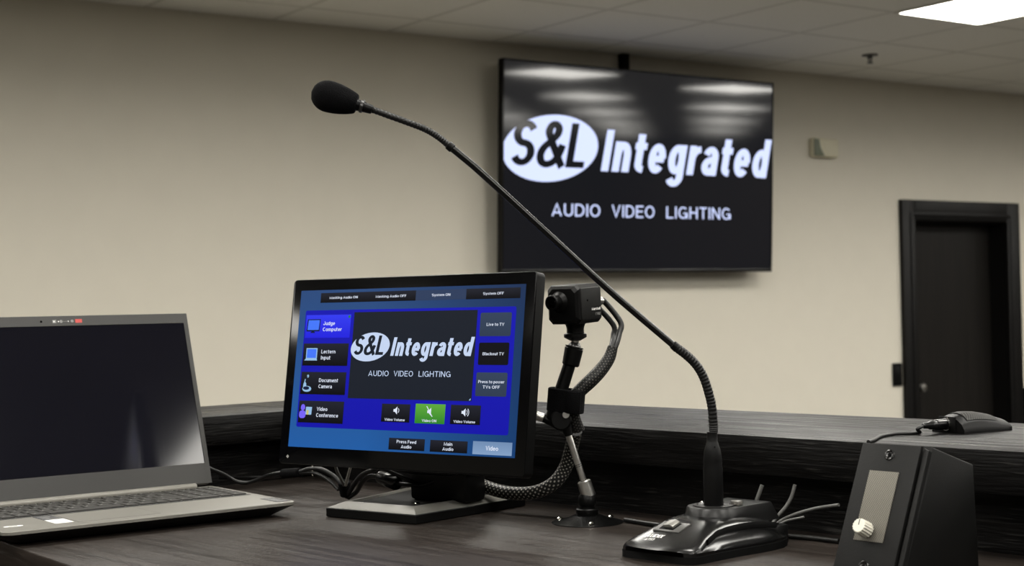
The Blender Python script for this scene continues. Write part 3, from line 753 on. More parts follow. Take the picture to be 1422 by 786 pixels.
def button(x0, x1, z0, z1, m, lines, cap, align=0.5, tx=None, r=0.0, icon=None, tz=None, squeeze=0.90, lead=1.75, spans=None):
    b = MB(); b.poly(rrect(x0 * mm, x1 * mm, z0 * mm, z1 * mm, r * mm), m, Ty(L2))
    n = len(lines); cx = (x0 + x1) / 2 if tx is None else tx
    cz = (z0 + z1) / 2 if tz is None else tz
    for i, s in enumerate(lines):
        base = cz + (n / 2 - i) * cap * lead - cap * (lead + 1) / 2
        if spans: letters(b, s, M_uitext, spans[i][0] * mm, spans[i][1] * mm, base * mm, cap * mm, Ty(L3))
        else: letters(b, s, M_uitext, cx * mm, None, base * mm, cap * mm, Ty(L3), align=(align, squeeze))
    if icon: icon(b)
    return b.build('screen_button', screen, smooth=0, normals=False)
def P_(b, pts, m, y=L3): b.poly([(x * mm, 0, z * mm) for x, z in pts], m, Ty(y))
def R2(b, x0, x1, z0, z1, m, y=L3, r=0): b.poly(rrect(x0 * mm, x1 * mm, z0 * mm, z1 * mm, r * mm), m, Ty(y))
def D2(b, x, z, rx, rz, m, y=L3): b.poly(disc(x * mm, z * mm, rx * mm, rz * mm, 24), m, Ty(y))
# top bar
button(-138, -58.3, 80.9, 93.1, M_uiblack, ['Masking Audio ON'], 3.0, tx=-100, spans=[(-123, -77)])
button(-58.3, 14.1, 80.9, 93.1, M_uiblack, ['Masking Audio OFF'], 3.0, tx=-24, spans=[(-48, -0.3)])
button(14.1, 89.0, 80.9, 93.1, M_uibar, ['System ON'], 3.0, tx=52.4, spans=[(38.5, 66)])
button(89.0, 165.8, 80.9, 93.1, M_uiblack, ['System OFF'], 3.0, tx=128, spans=[(113.4, 142.7)])
# sources
def ic_monitor(b):
    P_(b, [(-157.5, 45.6), (-135.5, 45.6), (-134.6, 60.6), (-156.3, 60.6)], M_icondark); P_(b, [(-155.6, 47.3), (-136.8, 47.3), (-135.9, 59.4), (-154.6, 59.4)], M_iconblue, L4)
    P_(b, [(-151, 43.6), (-142, 43.6), (-144.5, 45.6), (-148.5, 45.6)], M_icondark); D2(b, -87.6, 63.2, 1.7, 1.7, M_dotgreen, L4)
def ic_laptop(b):
    P_(b, [(-154.5, 11.5), (-136, 11.5), (-136, 24.8), (-154.5, 24.8)], M_iconpale); P_(b, [(-153, 12.7), (-137.5, 12.7), (-137.5, 23.6), (-153, 23.6)], M_iconblue, L4)
    P_(b, [(-157, 9.5), (-135, 9.5), (-136.5, 11.5), (-154.8, 11.5)], M_iconpale)
def ic_doc(b):
    D2(b, -148.5, -25.5, 7.5, 3.6, M_iconpale); D2(b, -149.5, -24.6, 5.2, 2.2, M_icondark, L4)
    P_(b, [(-155, -23), (-153.5, -23), (-151.5, -13.5), (-153, -13.5)], M_iconpale); D2(b, -148.2, -9.8, 1.6, 1.9, M_iconpale); P_(b, [(-153, -13.5), (-151.5, -13.5), (-147.8, -10), (-149, -9.4)], M_icondark)
    D2(b, -152.5, -21.5, 2.6, 4.5, M_iconpale)
def ic_conf(b):
    P_(b, [(-147.5, -57), (-137.5, -57), (-137, -47.5), (-147, -47.5)], M_iconpale); P_(b, [(-145.5, -57), (-142, -57), (-142, -51.5), (-145.5, -51.5)], M_icongold, L4)
    D2(b, -152, -48.3, 3.6, 3.9, M_iconviolet, L4); b.poly(rrect(-157.6 * mm, -146.9 * mm, -61.5 * mm, -52.2 * mm, 3.5 * mm), M_iconviolet, Ty(L4))
button(-159.4, -85.2, 37.5, 65.9, M_uijudge, ['Judge', 'Computer'], 4.6, align=0, tx=-129.8, icon=ic_monitor, lead=1.62, spans=[(-129.8, -110.6), (-129.9, -98.6)])
button(-159.9, -85.3, 3.1, 30.6, M_uiblack, ['Lectern', 'Input'], 4.6, align=0, tx=-129.6, icon=ic_laptop, lead=1.62, spans=[(-129.3, -106.0), (-129.3, -113.5)])
button(-159.6, -85.4, -32.1, -4.5, M_uiblack, ['Document', 'Camera'], 4.6, align=0, tx=-129.4, icon=ic_doc, lead=1.62, spans=[(-129.3, -97.8), (-129.3, -107.2)])
button(-159.2, -85.1, -66.8, -40.0, M_uiblack, ['Video', 'Conference'], 4.6, align=0, tx=-129.2, icon=ic_conf, lead=1.62, spans=[(-129, -111.5), (-129.2, -93.2)])
# right column
button(111.9, 155.8, 38.2, 65.1, M_uigrey, ['Live to TV'], 3.4, r=2, tx=134.2, spans=[(121.5, 146.2)])
button(112.6, 155.1, 5.6, 31.0, M_uiflat, ['Blackout TV'], 3.4, r=2, spans=[(118.7, 148.4)])
button(111.8, 155.4, -29.7, -2.8, M_uigrey, ['Press to power', 'TVs OFF'], 3.4, r=2, lead=1.75, spans=[(115.2, 151.8), (122, 146)])
# volume row
def ic_spk(cx, cz, waves, mute=False):
    def f(b):
        P_(b, [(cx - 4, cz - 1.6), (cx - 1.8, cz - 1.6), (cx - 1.8, cz + 1.6), (cx - 4, cz + 1.6)], M_uitext); P_(b, [(cx - 1.8, cz - 1.6), (cx + 1.6, cz - 4.6), (cx + 1.6, cz + 4.6), (cx - 1.8, cz + 1.6)], M_uitext)
        for w in range(waves):
            r0 = 3.0 + 2.2 * w; a = [R_(-48 + 96 * k / 8) for k in range(9)]
            P_(b, [(cx + 0.8 + r0 * math.cos(t), cz + r0 * math.sin(t)) for t in a] + [(cx + 0.8 + (r0 + 0.8) * math.cos(t), cz + (r0 + 0.8) * math.sin(t)) for t in a[::-1]], M_uitext)
        if mute:
            P_(b, [(cx - 5.6, cz + 6), (cx - 4.6, cz + 6.4), (cx + 4.4, cz - 5.6), (cx + 3.4, cz - 6)], M_uitext, L4)
    return f
button(-25.0, 18.5, -62.3, -41.0, M_uiblack, ['Video Volume'], 3.0, tz=-59.4, icon=ic_spk(-2.5, -48.6, 1), spans=[(-19.3, 11.8)])
button(26.5, 70.6, -62.6, -40.0, M_uigreen, ['Video ON'], 3.0, tz=-59.2, icon=ic_spk(48.5, -48.8, 0, True), spans=[(37.2, 58.8)])
button(78.5, 121.5, -62.1, -40.1, M_uiblack, ['Video Volume'], 3.0, tz=-58.9, icon=ic_spk(98.5, -48.4, 2), spans=[(83.8, 114.8)])
# bottom row
button(-10.1, 44.1, -94.3, -80.6, M_uiblack, ['Press Feed', 'Audio'], 3.7, lead=1.55, spans=[(2.0, 31.4), (9.0, 24.8)])
button(52.1, 106.2, -94.4, -80.9, M_uiblack, ['Main', 'Audio'], 3.7, lead=1.55, spans=[(72.4, 84.6), (70.6, 86.6)])
button(113.7, 168.2, -94.7, -80.1, M_uivideo, ['Video'], 5.0, spans=[(132, 149.4)])
# stand
b = MB()
def trap(ins, y0=-0.008, y1=0.185):
    return [(-0.117 + ins, y0 + ins), (0.024 - ins, y0 + ins), (0.042 - ins, y1 - ins), (-0.140 + ins, y1 - ins)]
rows = [[(x, y, 0.0) for x, y in trap(0.002)], [(x, y, 0.0012) for x, y in trap(0)], [(x, y, 0.0105) for x, y in trap(0)], [(x, y, 0.0115) for x, y in trap(0.001)]]
b.grid(rows, M_plastic, closed=True); b.build('base_foot', mon)
b = MB()
rows = [[(x, y, 0.0115) for x, y in trap(0.001)], [(x, y, 0.0178) for x, y in trap(0.016)], [(x, y, 0.0182) for x, y in trap(0.020)], [(x, y, 0.0150) for x, y in trap(0.0215)]]
b.grid(rows, M_silver); 
k = 4
for i in range(3):
    pass
vsR = [r + [r[0]] for r in rows]
b2 = MB(); b2.grid(vsR, M_silver); b.bm.free()
b2.build('base_trim', mon, smooth=20)
b = MB(); b.prism(trap(0.020), 0.0115, 0.0152, M_matte); b.build('base_cover', mon)
b = MB()
b.box(-0.055, 0.035, 0.075, 0.115, 0.015, 0.075, M_plastic, bevel=0.006)
b.box(-0.045, 0.030, 0.048, 0.085, 0.05, 0.15, M_plastic, bevel=0.006, M=None)
b.rod((-0.06, 0.08, 0.066), (0.045, 0.08, 0.066), 0.016, M_plastic)
b.build('neck', mon)
b = MB(); b.lathe([(0.004, 0), (0.004, 0.001), (0.0026, 0.0022), (0.0005, 0.0025)], M_chrome, Matrix.Translation((-0.018, 0.045, 0.0152))); b.build('screw', mon)

# ================================================================== GOOSENECK MICROPHONE
MB_F = Vector((0.1325, 1.483, 0)); MAX = Vector((0.7071, 0.7071, 0))    # front point of the base, axis towards the rear
PO = at(991, 700, 1.545)
mic = thing('gooseneck_microphone', 'tall black gooseneck microphone on a glossy desk base', 'microphone', (PO.x, PO.y, DESK), R_(-45))
ml = local(mic)
# base shell: local x right, y back; stations along y
FY = -0.096
st = [(0.000, 0.0365, 0.0130), (0.003, 0.0425, 0.0150), (0.009, 0.0460, 0.0180), (0.018, 0.0470, 0.0220), (0.032, 0.0470, 0.0275), (0.050, 0.0475, 0.0325), (0.066, 0.0480, 0.0358), (0.085, 0.050, 0.0368), (0.105, 0.052, 0.0358), (0.125, 0.053, 0.0330), (0.143, 0.051, 0.0285), (0.158, 0.045, 0.0220), (0.165, 0.037, 0.016)]
def skirt_z(tt): return 0.0095 + 0.0150 * math.sin(math.pi * (0.04 + 0.80 * tt)) ** 0.9
def shell_rows(n=24, lip=0.0105):
    rows = []
    for s, hw, h in st:
        tt = s / 0.16
        f = min(1.0, max(0.0, (s - 0.012) / 0.03))           # the skirt only opens behind the nose
        zs = lip + (min(skirt_z(tt), h - 0.003) - lip) * f
        ins = hw * (1 - 0.20 * f)
        half = [(hw, lip - 0.003), (hw, lip)]
        half += [(ins + (hw - ins) * (1 - q) ** 1.4, lip + (zs - lip) * q) for q in (0.33, 0.66, 1.0)] if f > 0 else [(hw - 0.0004 * q, lip + 0.0001 * q) for q in (1, 2, 3)]
        z_in, x_in = half[-1][1], half[-1][0]
        for k in range(1, n // 2 + 1):
            a = math.pi / 2 * k / (n // 2)
            half.append((x_in * math.cos(a) ** 0.72, z_in + (h - z_in) * math.sin(a) ** 0.85))
        bow = -0.010 * max(0.0, 1 - s / 0.03) ** 1.5
        r = [(x, FY + s + bow * (1 - (x / hw) ** 2), z) for x, z in half] + [(-x, FY + s + bow * (1 - (x / hw) ** 2), z) for x, z in half[-2::-1]]
        rows.append(r)
    return rows
b = MB(); rows = shell_rows()
full = [r + [(r[-1][0], r[-1][1], 0.0070), (r[0][0], r[0][1], 0.0070)] for r in rows]
b.grid(full, M_satin, closed=True)
base_shell = b.build('base_shell', mic, smooth=50)
b = MB()
ring = [(r[0][0] + 0.001, r[0][1]) for r in rows] + [(r[-1][0] - 0.001, r[-1][1]) for r in rows[::-1]]
b.prism(ring[::-1], 0.0, 0.0075, M_matte); b.build('base_plate', mic)
# raised pod with socket
b = MB()
def pod(rf, back, hw):
    p = [(hw, back), (-hw, back)]
    return p[:1] + [(rf * math.cos(a), rf * math.sin(a)) for a in [R_(-180 * k / 20) for k in range(21)]] + p[1:]
rows = [[(x, y, z) for x, y in pod(rf, bk, hw)] for rf, bk, hw, z in ((0.0315, 0.066, 0.034, 0.026), (0.0295, 0.064, 0.031, 0.034), (0.0275, 0.061, 0.028, 0.0425), (0.0265, 0.060, 0.027, 0.0437))]
b.grid(rows, M_pod, closed=True); b.build('socket_pod', mic, smooth=40)
b = MB(); b.lathe([(0.021, 0.0), (0.021, 0.0012), (0.0175, 0.0016), (0.0165, 0.0004)], M_gunmetal, Matrix.Translation((0, 0, 0.0437)), seg=32)
for sx, sy in ((-0.0185, 0.004), (0.0185, 0.012)):
    b.lathe([(0.0018, 0.0012), (0.0018, 0.0022), (0.0005, 0.0026)], M_chrome, Matrix.Translation((sx, sy, 0.0437)), seg=10)
b.build('socket_ring', mic)
b = MB(); b.box(0.012, 0.022, 0.012, 0.020, 0.0437, 0.0485, M_silver, bevel=0.001); b.build('release_tab', mic)
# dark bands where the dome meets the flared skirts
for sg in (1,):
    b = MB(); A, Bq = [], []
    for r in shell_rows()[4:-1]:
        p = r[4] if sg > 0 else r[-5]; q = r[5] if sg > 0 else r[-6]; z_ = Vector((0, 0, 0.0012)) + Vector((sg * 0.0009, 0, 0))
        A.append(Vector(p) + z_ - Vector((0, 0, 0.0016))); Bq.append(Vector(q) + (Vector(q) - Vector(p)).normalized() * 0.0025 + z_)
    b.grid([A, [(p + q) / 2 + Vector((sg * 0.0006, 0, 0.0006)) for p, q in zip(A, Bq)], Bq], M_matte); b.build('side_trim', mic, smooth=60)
# push switch near the front
def shell_z(y):
    s = y - FY
    for (s0, _, h0), (s1, _, h1) in zip(st, st[1:]):
        if s0 <= s <= s1: return h0 + (h1 - h0) * (s - s0) / (s1 - s0)
    return 0.03
ang = math.atan2(shell_z(FY + 0.047) - shell_z(FY + 0.023), 0.024)
Ms = Matrix.Translation((-0.006, FY + 0.035, shell_z(FY + 0.035) + 0.0004)) @ Matrix.Rotation(ang, 4, 'X')
b = MB(); b.box(-0.0165, 0.0165, -0.0105, 0.0105, -0.003, 0.0006, M_plate, Ms, bevel=0.001)
b.add([(0.0165 * math.cos(R_(180 * k / 14)), 0.0108 + 0.005 * math.sin(R_(180 * k / 14)), 0.0008) for k in range(15)], [list(range(15))], M_matte, Ms)
b.build('switch_plate', mic)
b = MB(); b.box(-0.0098, 0.0078, -0.0075, 0.0075, 0.0006, 0.0012, M_matte, Ms, bevel=0.0003)
o = b.build('switch_well', mic)
b = MB(); b.prism([(-0.006, 0.0012), (0.006, 0.0012), (0.006, 0.0030), (0.002, 0.0052), (-0.006, 0.0040)], -0.007, 0.005, M_silver, Ms @ Matrix.Rotation(R_(90), 4, 'X') , bevel=0.0004)
b.build('switch_button', mic)
b = MB()
Mt = Matrix.Translation((-0.009, FY + 0.0115, 0.0)) @ Matrix.Rotation(R_(-90), 4, 'X')
letters(b, 'AUDIX', M_white, -0.0125, 0.0095, 0.0, 0.0062, Mt, shear=0.1)
letters(b, 'ATS1', M_white, -0.0080, 0.0030, -0.0066, 0.0045, Mt)
from mathutils.bvhtree import BVHTree
_sm = base_shell.data
_bvh = BVHTree.FromPolygons([v.co for v in _sm.vertices], [list(p.vertices) for p in _sm.polygons])
for v_ in b.bm.verts:                                   # the print follows the curved shell
    hit = _bvh.ray_cast(Vector((v_.co.x, v_.co.y, 0.2)), Vector((0, 0, -1)))
    v_.co.z = (hit[0].z if hit[0] else 0.02) + 0.0004
b.build('lettering', mic, smooth=0, normals=False)
# plug barrel + collar
zt = lambda py: ml(at(991, py, 1.545)).z
b = MB(); b.lathe([(0.0098, 0.0437), (0.0101, 0.046), (0.0101, zt(650)), (0.0097, zt(649) + 0.001), (0.0097, zt(640)), (0.0085, zt(626)), (0.0058, zt(614)), (0.0054, zt(613)), (0.0054, zt(600)), (0.0046, zt(599))], M_plastic, seg=28)
b.build('plug_barrel', mic)
b = MB(); b.lathe([(0.0010, 0), (0.0010, 0.0004)], M_gloss, Matrix.Translation(ml(at(993, 621, 1.535))) @ Matrix.Rotation(R_(90), 4, 'X'), seg=10); b.build('grub_screw', mic)
def Yn(f): return 1.545 - 0.045 * f
neck = [(991, 601, 0), (990.5, 588, 0.01), (988.5, 565, 0.03), (984, 545, 0.05), (977, 524, 0.07), (967, 507, 0.10), (953, 493, 0.13), (937, 481, 0.16)]
b = MB(); P = spline([ml(at(x, y, Yn(f))) for x, y, f in neck], 24)
nn = len(P)
def rib(t): return 0.00465 + 0.00020 * math.sin(t * nn * 1.15)
b.tube(P, rib, M_rubber, seg=14, sm=0); b.build('lower_flex', mic, smooth=60)
rig = [(937.5, 481.4, 0.16), (920, 466.5, 0.2), (880, 432.5, 0.26), (843, 400.2, 0.33), (760, 324, 0.5), (670, 241.5, 0.68), (640, 216, 0.75), (626, 204.5, 0.78)]
b = MB(); b.tube([ml(at(x, y, Yn(f))) for x, y, f in rig], 0.0036, M_satin, seg=14, sm=6)
for (x0, y0, x1, y1, f) in ((941, 484.5, 934, 478, 0.16), (629, 207, 622, 201, 0.78)):
    b.rod(ml(at(x0, y0, Yn(f))), ml(at(x1, y1, Yn(f))), 0.0046, M_plastic, seg=14)
b.build('neck_rod', mic)
top = [(626, 204.5, 0.78), (613, 193.5, 0.81), (600, 184.5, 0.84), (585, 177, 0.87), (565, 169.5, 0.9), (540, 160.5, 0.94), (518, 152.5, 0.97), (506, 148.5, 0.99)]
P = spline([ml(at(x, y, Yn(f))) for x, y, f in top], 24); nn2 = len(P)
b = MB(); b.tube(P, lambda t: 0.0033 + 0.0002 * math.sin(t * nn2 * 1.15), M_rubber, seg=12, sm=0); b.build('upper_flex', mic, smooth=60)
a0, a1 = ml(at(517, 152.5, 1.5)), ml(at(490, 143.8, 1.5))
b = MB(); b.rod(a0, a1, 0.0045, M_plastic, r1=0.0062); 
b.rod(a0 + (a1 - a0) * 0.45, a0 + (a1 - a0) * 0.62, 0.0066, M_gunmetal)
b.build('capsule_collar', mic)
a0, a1 = ml(at(495.5, 144.8, 1.5)), ml(at(432.5, 127.5, 1.5))
d = a1 - a0; Lf = d.length
prof = [(0.0085, 0.0), (0.0092, 0.0004), (0.0098, 0.001)]
for k in range(1, 25):
    tt = k / 24
    if tt < 0.62: r = 0.0098 + (0.0158 - 0.0098) * math.sin(tt / 0.62 * math.pi / 2) ** 0.85
    else: r = 0.0158 * math.sqrt(max(0.0, 1 - ((tt - 0.62) / 0.38) ** 2))
    prof.append((max(r, 0.0004), 0.001 + (Lf - 0.001) * tt))
b = MB(); b.lathe(prof, M_foam, Matrix.Translation(a0) @ frame_to(d), seg=32); b.build('windscreen', mic, smooth=60)

# ================================================================== MINI CAMERA ON ARTICULATED ARM
FL = on_z(816, 725.6, DESK); CYY = FL.y
arm = thing('jointed_stand', 'black jointed camera stand standing on a round screwed flange behind the monitor', 'camera arm', (FL.x, FL.y, DESK), R_(-30))
al = local(arm)
ca = lambda x, y, dy=0: al(at(x, y, CYY + dy))
b = MB(); b.lathe([(0.0415, 0), (0.0415, 0.0010), (0.036, 0.0026), (0.025, 0.0052), (0.0175, 0.0082), (0.0150, 0.0090)], M_satin, seg=40); b.build('flange', arm)
for k, a in enumerate((-170, -55, 65)):
    b = MB(); b.lathe([(0.0035, 0), (0.0033, 0.0012), (0.0018, 0.0024), (0.0003, 0.0027)], M_chrome, Matrix.Translation((0.034 * math.cos(R_(a)), 0.034 * math.sin(R_(a)), 0.0030)), seg=14); b.build('screw', arm)
b = MB(); b.lathe([(0.0125, 0.0086), (0.0132, 0.0096), (0.0132, 0.0155), (0.0120, 0.0166), (0.0085, 0.0170), (0.0085, 0.0185), (0.0100, 0.0205), (0.0108, 0.0250), (0.0098, 0.0305), (0.006, 0.0345)], M_plastic, seg=28); b.build('ball_base', arm)
j0, j1, j2 = ca(817.5, 689), ca(810.5, 667.5), ca(785, 590)
b = MB(); b.rod(j0 + (j0 - j1) * 0.05, j1, 0.0086, M_steel, r1=0.0080); b.build('lower_cup', arm)
b = MB(); b.rod(j1, ca(789, 603), 0.0038, M_steel); b.build('lower_rod', arm)
b = MB()
for y in (644.5, 647): b.rod(ca(802.6 + (y - 644) * 0.32, y), ca(802.9 + (y - 644) * 0.32, y + 0.8), 0.0041, M_gunmetal)
b.build('rod_ring', arm)
b = MB(); b.rod(ca(790, 605), ca(782, 578), 0.0052, M_plastic, r1=0.0075); b.build('lower_sleeve', arm)
b = MB(); b.rod(ca(779, 583, 0.012), ca(779, 583, -0.012), 0.0125, M_plastic); b.rod(ca(786, 576, -0.0122), ca(786, 576, -0.0145), 0.0042, M_steel); b.build('elbow_joint', arm)
b = MB(); b.rod(ca(772, 589), ca(754, 580), 0.0050, M_plastic); b.rod(ca(755, 580.5), ca(744, 577), 0.0052, M_steel); b.build('elbow_knob', arm)
b = MB(); b.rod(ca(766, 583), ca(778, 545), 0.0082, M_plastic); b.build('upper_sleeve', arm)
b = MB(); b.rod(ca(775, 555), ca(793, 500), 0.0078, M_plastic, r1=0.0072);  b.build('upper_rod', arm)
b = MB(); c0, c1 = ca(792, 508), ca(797.5, 482.5)
b.rod(c0, c1, 0.0100, M_plastic, r1=0.0108); b.lathe([(0.0088, 0), (0.0108, 0.0002), (0.0108, 0.0012), (0.0088, 0.0014)], M_gunmetal, Matrix.Translation(c1) @ frame_to(c1 - c0)); b.build('upper_cup', arm)
b = MB(); b.rod(ca(797.3, 487), ca(798.8, 470), 0.0046, M_steel); b.lathe([(0.0020, -0.0075), (0.0065, -0.004), (0.0078, 0), (0.0065, 0.004), (0.002, 0.0075)], M_gunmetal, Matrix.Translation(c1 + (c1 - c0) * 0.02)); b.build('ball_stem', arm)
b = MB(); f0 = ca(799, 473); b.lathe([(0.006, 0.0), (0.0115, 0.003), (0.0132, 0.004), (0.0132, 0.0075), (0.0105, 0.009)], M_plastic, Matrix.Translation(f0)); b.build('mounting_disc', arm)

# hook-and-loop strap gripping arm and cable sleeve
sp_ = at(786, 556, CYY)
t = thing('cable_strap', 'wide black fabric strap wrapped around camera arm and braided sleeve', 'strap', sp_, R_(-20))
Msx = Matrix.Rotation(R_(6), 4, 'Y')
b = MB(); hs = 0.0135
def ring_pts(rx, ry, z): return [(rx * math.copysign(abs(math.cos(a)) ** 0.7, math.cos(a)), ry * math.copysign(abs(math.sin(a)) ** 0.7, math.sin(a)), z) for a in [2 * math.pi * k / 32 for k in range(32)]]
rws = [ring_pts(0.0205, 0.0135, -hs), ring_pts(0.0215, 0.0145, -hs + 0.001), ring_pts(0.0215, 0.0145, hs - 0.001), ring_pts(0.0205, 0.0135, hs), ring_pts(0.0190, 0.0120, hs), ring_pts(0.0190, 0.0120, -hs), ring_pts(0.0205, 0.0135, -hs)]
vsv = [[Msx @ Vector(p) for p in r] for r in rws]
b.grid([r + [r[0]] for r in vsv], M_foam); b.build('band', t)
b = MB(); b.box(0.006, 0.0225, -0.0165, -0.0142, -hs * 0.95, hs * 0.9, M_foam, Msx, bevel=0.0006); b.build('loose_end', t)

# camera
CP = at(799, 461.5, CYY)
cam_t = thing('mini_camera', 'small black box camera with lens on top of the jointed arm', 'camera', CP, R_(-37))
MR = Matrix.Rotation(R_(3.0), 4, 'X') 
hw, zb, zt_ = 0.0222, 0.0105, 0.0555
b = MB()
def cam_ring(y, ins, ch):
    x0, x1, z0, z1 = -hw + ins, hw - ins, zb + ins, zt_ - ins
    return [(x0 + ch, y, z0), (x1 - ch, y, z0), (x1, y, z0 + ch), (x1, y, z1 - ch), (x1 - ch, y, z1), (x0 + ch, y, z1), (x0, y, z1 - ch), (x0, y, z0 + ch)]
rws = [cam_ring(-0.0240, 0.0042, 0.005), cam_ring(-0.0215, 0.0012, 0.0048), cam_ring(-0.0185, 0.0, 0.0045), cam_ring(0.022, 0.0, 0.0045), cam_ring(0.0248, 0.0018, 0.005)]
b.grid(rws, M_plastic, MR, closed=True)
b.build('body', cam_t, smooth=25)
b = MB(); b.prism([(-0.019, -0.0185), (0.019, -0.0185), (0.0205, -0.0165), (0.0205, 0.0165), (0.019, 0.0185), (-0.019, 0.0185), (-0.0205, 0.0165), (-0.0205, -0.0165)], 0, 0.0014, M_box, MR @ Matrix.Translation((hw - 0.0005, 0.002, 0.033)) @ Matrix.Rotation(R_(90), 4, 'Z') @ Matrix.Rotation(R_(90), 4, 'X'), bevel=0.0012)
side = b.build('side_cover', cam_t)
b = MB(); Mt = MR @ Matrix.Translation((hw + 0.00105, 0.002, 0)) @ Matrix.Rotation(R_(90), 4, 'Z')
letters(b, 'Marshall', M_white, 0.000, 0.0175, 0.0250, 0.0032, Mt); letters(b, 'CV502', M_greyprint, 0.0070, 0.0172, 0.0190, 0.0030, Mt)
b.add([(0.0012 * math.cos(R_(30 * k)) - 0.008, 0, 0.0012 * math.sin(R_(30 * k)) + 0.037) for k in range(12)], [list(range(12))], M_gloss, Mt)
b.build('lettering', cam_t, smooth=0, normals=False)
lens_c = Vector((-0.0040, -0.0235, 0.0365))
b = MB(); Mlz = MR @ Matrix.Translation(lens_c) @ Matrix.Rotation(R_(90), 4, 'X')
b.lathe([(0.0125, -0.001), (0.0118, 0.0015), (0.0090, 0.0040), (0.0084, 0.0050)], M_plastic, Mlz, seg=28, cap=True); b.build('lens_mount', cam_t)
b = MB(); b.lathe([(0.0080, 0.004), (0.0080, 0.0075), (0.0088, 0.0085), (0.0088, 0.0155), (0.0080, 0.0165), (0.0066, 0.0165), (0.0060, 0.0125), (0.0048, 0.0115)], M_plastic, Mlz, seg=28); b.build('lens_barrel', cam_t)
b = MB(); b.lathe([(0.0058, 0.0126), (0.0050, 0.0138), (0.0030, 0.0147), (0.0004, 0.0150)], M_gloss, Mlz, seg=24); b.build('lens_glass', cam_t)
b = MB(); b.lathe([(0.010, -0.0005), (0.010, 0.004), (0.0105, 0.0065), (0.0125, 0.0115)], M_plastic, Matrix.Translation((0, 0, 0)), seg=24); b.build('foot', cam_t)
cl_ = local(cam_t)
b = MB()
for (x, z) in ((0.011, 0.0355), (-0.006, 0.036)):
    p0 = MR @ Vector((x, 0.0243, z)); p1 = MR @ Vector((x, 0.040, z - 0.002)); d_ = p1 - p0
    b.rod(p0, p0 + d_ * 0.45, 0.0062, M_brass); b.rod(p0 + d_ * 0.45, p1, 0.0050, M_steel)
b.build('connector', cam_t)

# cables out of the camera, into a braided sleeve down to the strap
def cable(name, label, pts, r, m, cat='cable', group=None, seg=10, extra=None):
    t = thing(name, label, cat, pts[0], 0.0, group)
    lf = local(t)
    b = MB(); b.tube([lf(p) for p in pts], r, m, seg=seg); b.build('sheath', t)
    if extra: extra(t, lf)
    return t
def simple_cable(name, label, pts, r, m, cat='cable', group=None, seg=10):
    b = MB(); o_ = Vector(pts[0]); b.tube([Vector(p) - o_ for p in pts], r, m, seg=seg)
    o = b.build(name, smooth=60); o.location = (o_.x, o_.y, o_.z + Z0)
    return tag(o, label, cat, group)
cw = Matrix.Translation(cam_t.location - Vector((0, 0, Z0))) @ Euler(cam_t.rotation_euler).to_matrix().to_4x4()
ends = [cw @ (MR @ Vector((x, 0.0395, z - 0.002))) for x, z in ((0.011, 0.0355), (-0.006, 0.036))]
dirs = (cw.to_3x3() @ Vector((0, 1, -0.1))).normalized()
e0 = ends[0]
simple_cable('camera_cable', 'black cable curving down from the outer connector of the box camera', [e0, e0 + dirs * 0.008, at(861.5, 447, e0.y + 0.006), at(860, 463, e0.y), at(855, 480, e0.y - 0.01), at(848, 495, CYY + 0.01)], 0.0034, M_rubber)
e1 = ends[1]
simple_cable('camera_cable', 'black cable dropping from the inner connector of the box camera', [e1, e1 + dirs * 0.007, at(851, 450, e1.y + 0.004), at(852, 466, e1.y), at(849, 482, CYY + 0.02), at(844, 494, CYY + 0.012)], 0.0034, M_rubber)
simple_cable('braided_sleeve', 'glossy black braided sleeve running from the camera cables down to the strap', [at(851, 482, CYY + 0.010), at(846, 497, CYY + 0.008), at(835, 513, CYY + 0.004), at(822, 527, CYY), at(808, 540, CYY), at(797, 552, CYY), at(795, 566, CYY), at(797, 580, CYY + 0.004), at(803, 597, CYY + 0.01)], lambda t: 0.0060 + 0.0022 * math.sin(math.pi * min(1, t * 1.3)) if t < 0.75 else 0.0075, M_sleeve2, seg=18)
loopY = [1.775, 1.80, 1.81, 1.81, 1.82, 1.84, 1.86, 1.87]
lp = [(799, 598), (793, 624), (785, 650), (768, 672), (741, 684), (708, 684.5), (680, 678), (655, 668)]
simple_cable('braided_sleeve', 'fat dotted braided sleeve sagging between the monitor stand and camera arm', [at(x, y, Y) for (x, y), Y in zip(lp, loopY)], 0.0082, M_sleeve, seg=24)

# ================================================================== SLOPED CONTROL BOX
BX = at(1202, 616, 1.40)
bh = BX.z - DESK
box = thing('control_box', 'black sloped control box with grey grille and ivory knob', 'control box', (BX.x, BX.y, DESK), R_(-48))
W_ = 0.0615; k_ = bh * math.tan(R_(25)); slant = math.hypot(bh, k_); ang_b = math.atan2(k_, bh)
L_ = 0.072
# side profile (y back, z up): front slopes, top falls to the rear
prof2 = [(-k_ + 0.004, 0.0), (0.006, bh), (L_, bh - 0.021), (L_ + 0.006, 0.0)]
b = MB()
Ms_ = Matrix(((0, 0, 1, 0), (1, 0, 0, 0), (0, 1, 0, 0), (0, 0, 0, 1)))   # (y,z,x) drawing -> xyz
b.prism(prof2, 0.003, W_ + 0.0065, M_box, Ms_, bevel=0.003)
b.build('enclosure', box)
Mfp = Matrix.Translation((0, 0, bh)) @ Matrix.Rotation(-ang_b, 4, 'X') @ Matrix.Rotation(R_(90), 4, 'X')   # x across, y up along slant, z outwards
b = MB(); b.prism([(-0.001, -slant), (W_, -slant), (W_, 0), (-0.001, 0)], 0.0, 0.0035, M_box, Mfp, bevel=0.0015); b.build('front_plate', box)
b = MB(); b.prism([(W_ + 0.0015, -slant + 0.001), (W_ + 0.0068, -slant + 0.004), (W_ + 0.0068, -0.003), (W_ + 0.0015, -0.001)], -0.004, 0.001, M_box, Mfp, bevel=0.0012); b.build('edge_rail', box)
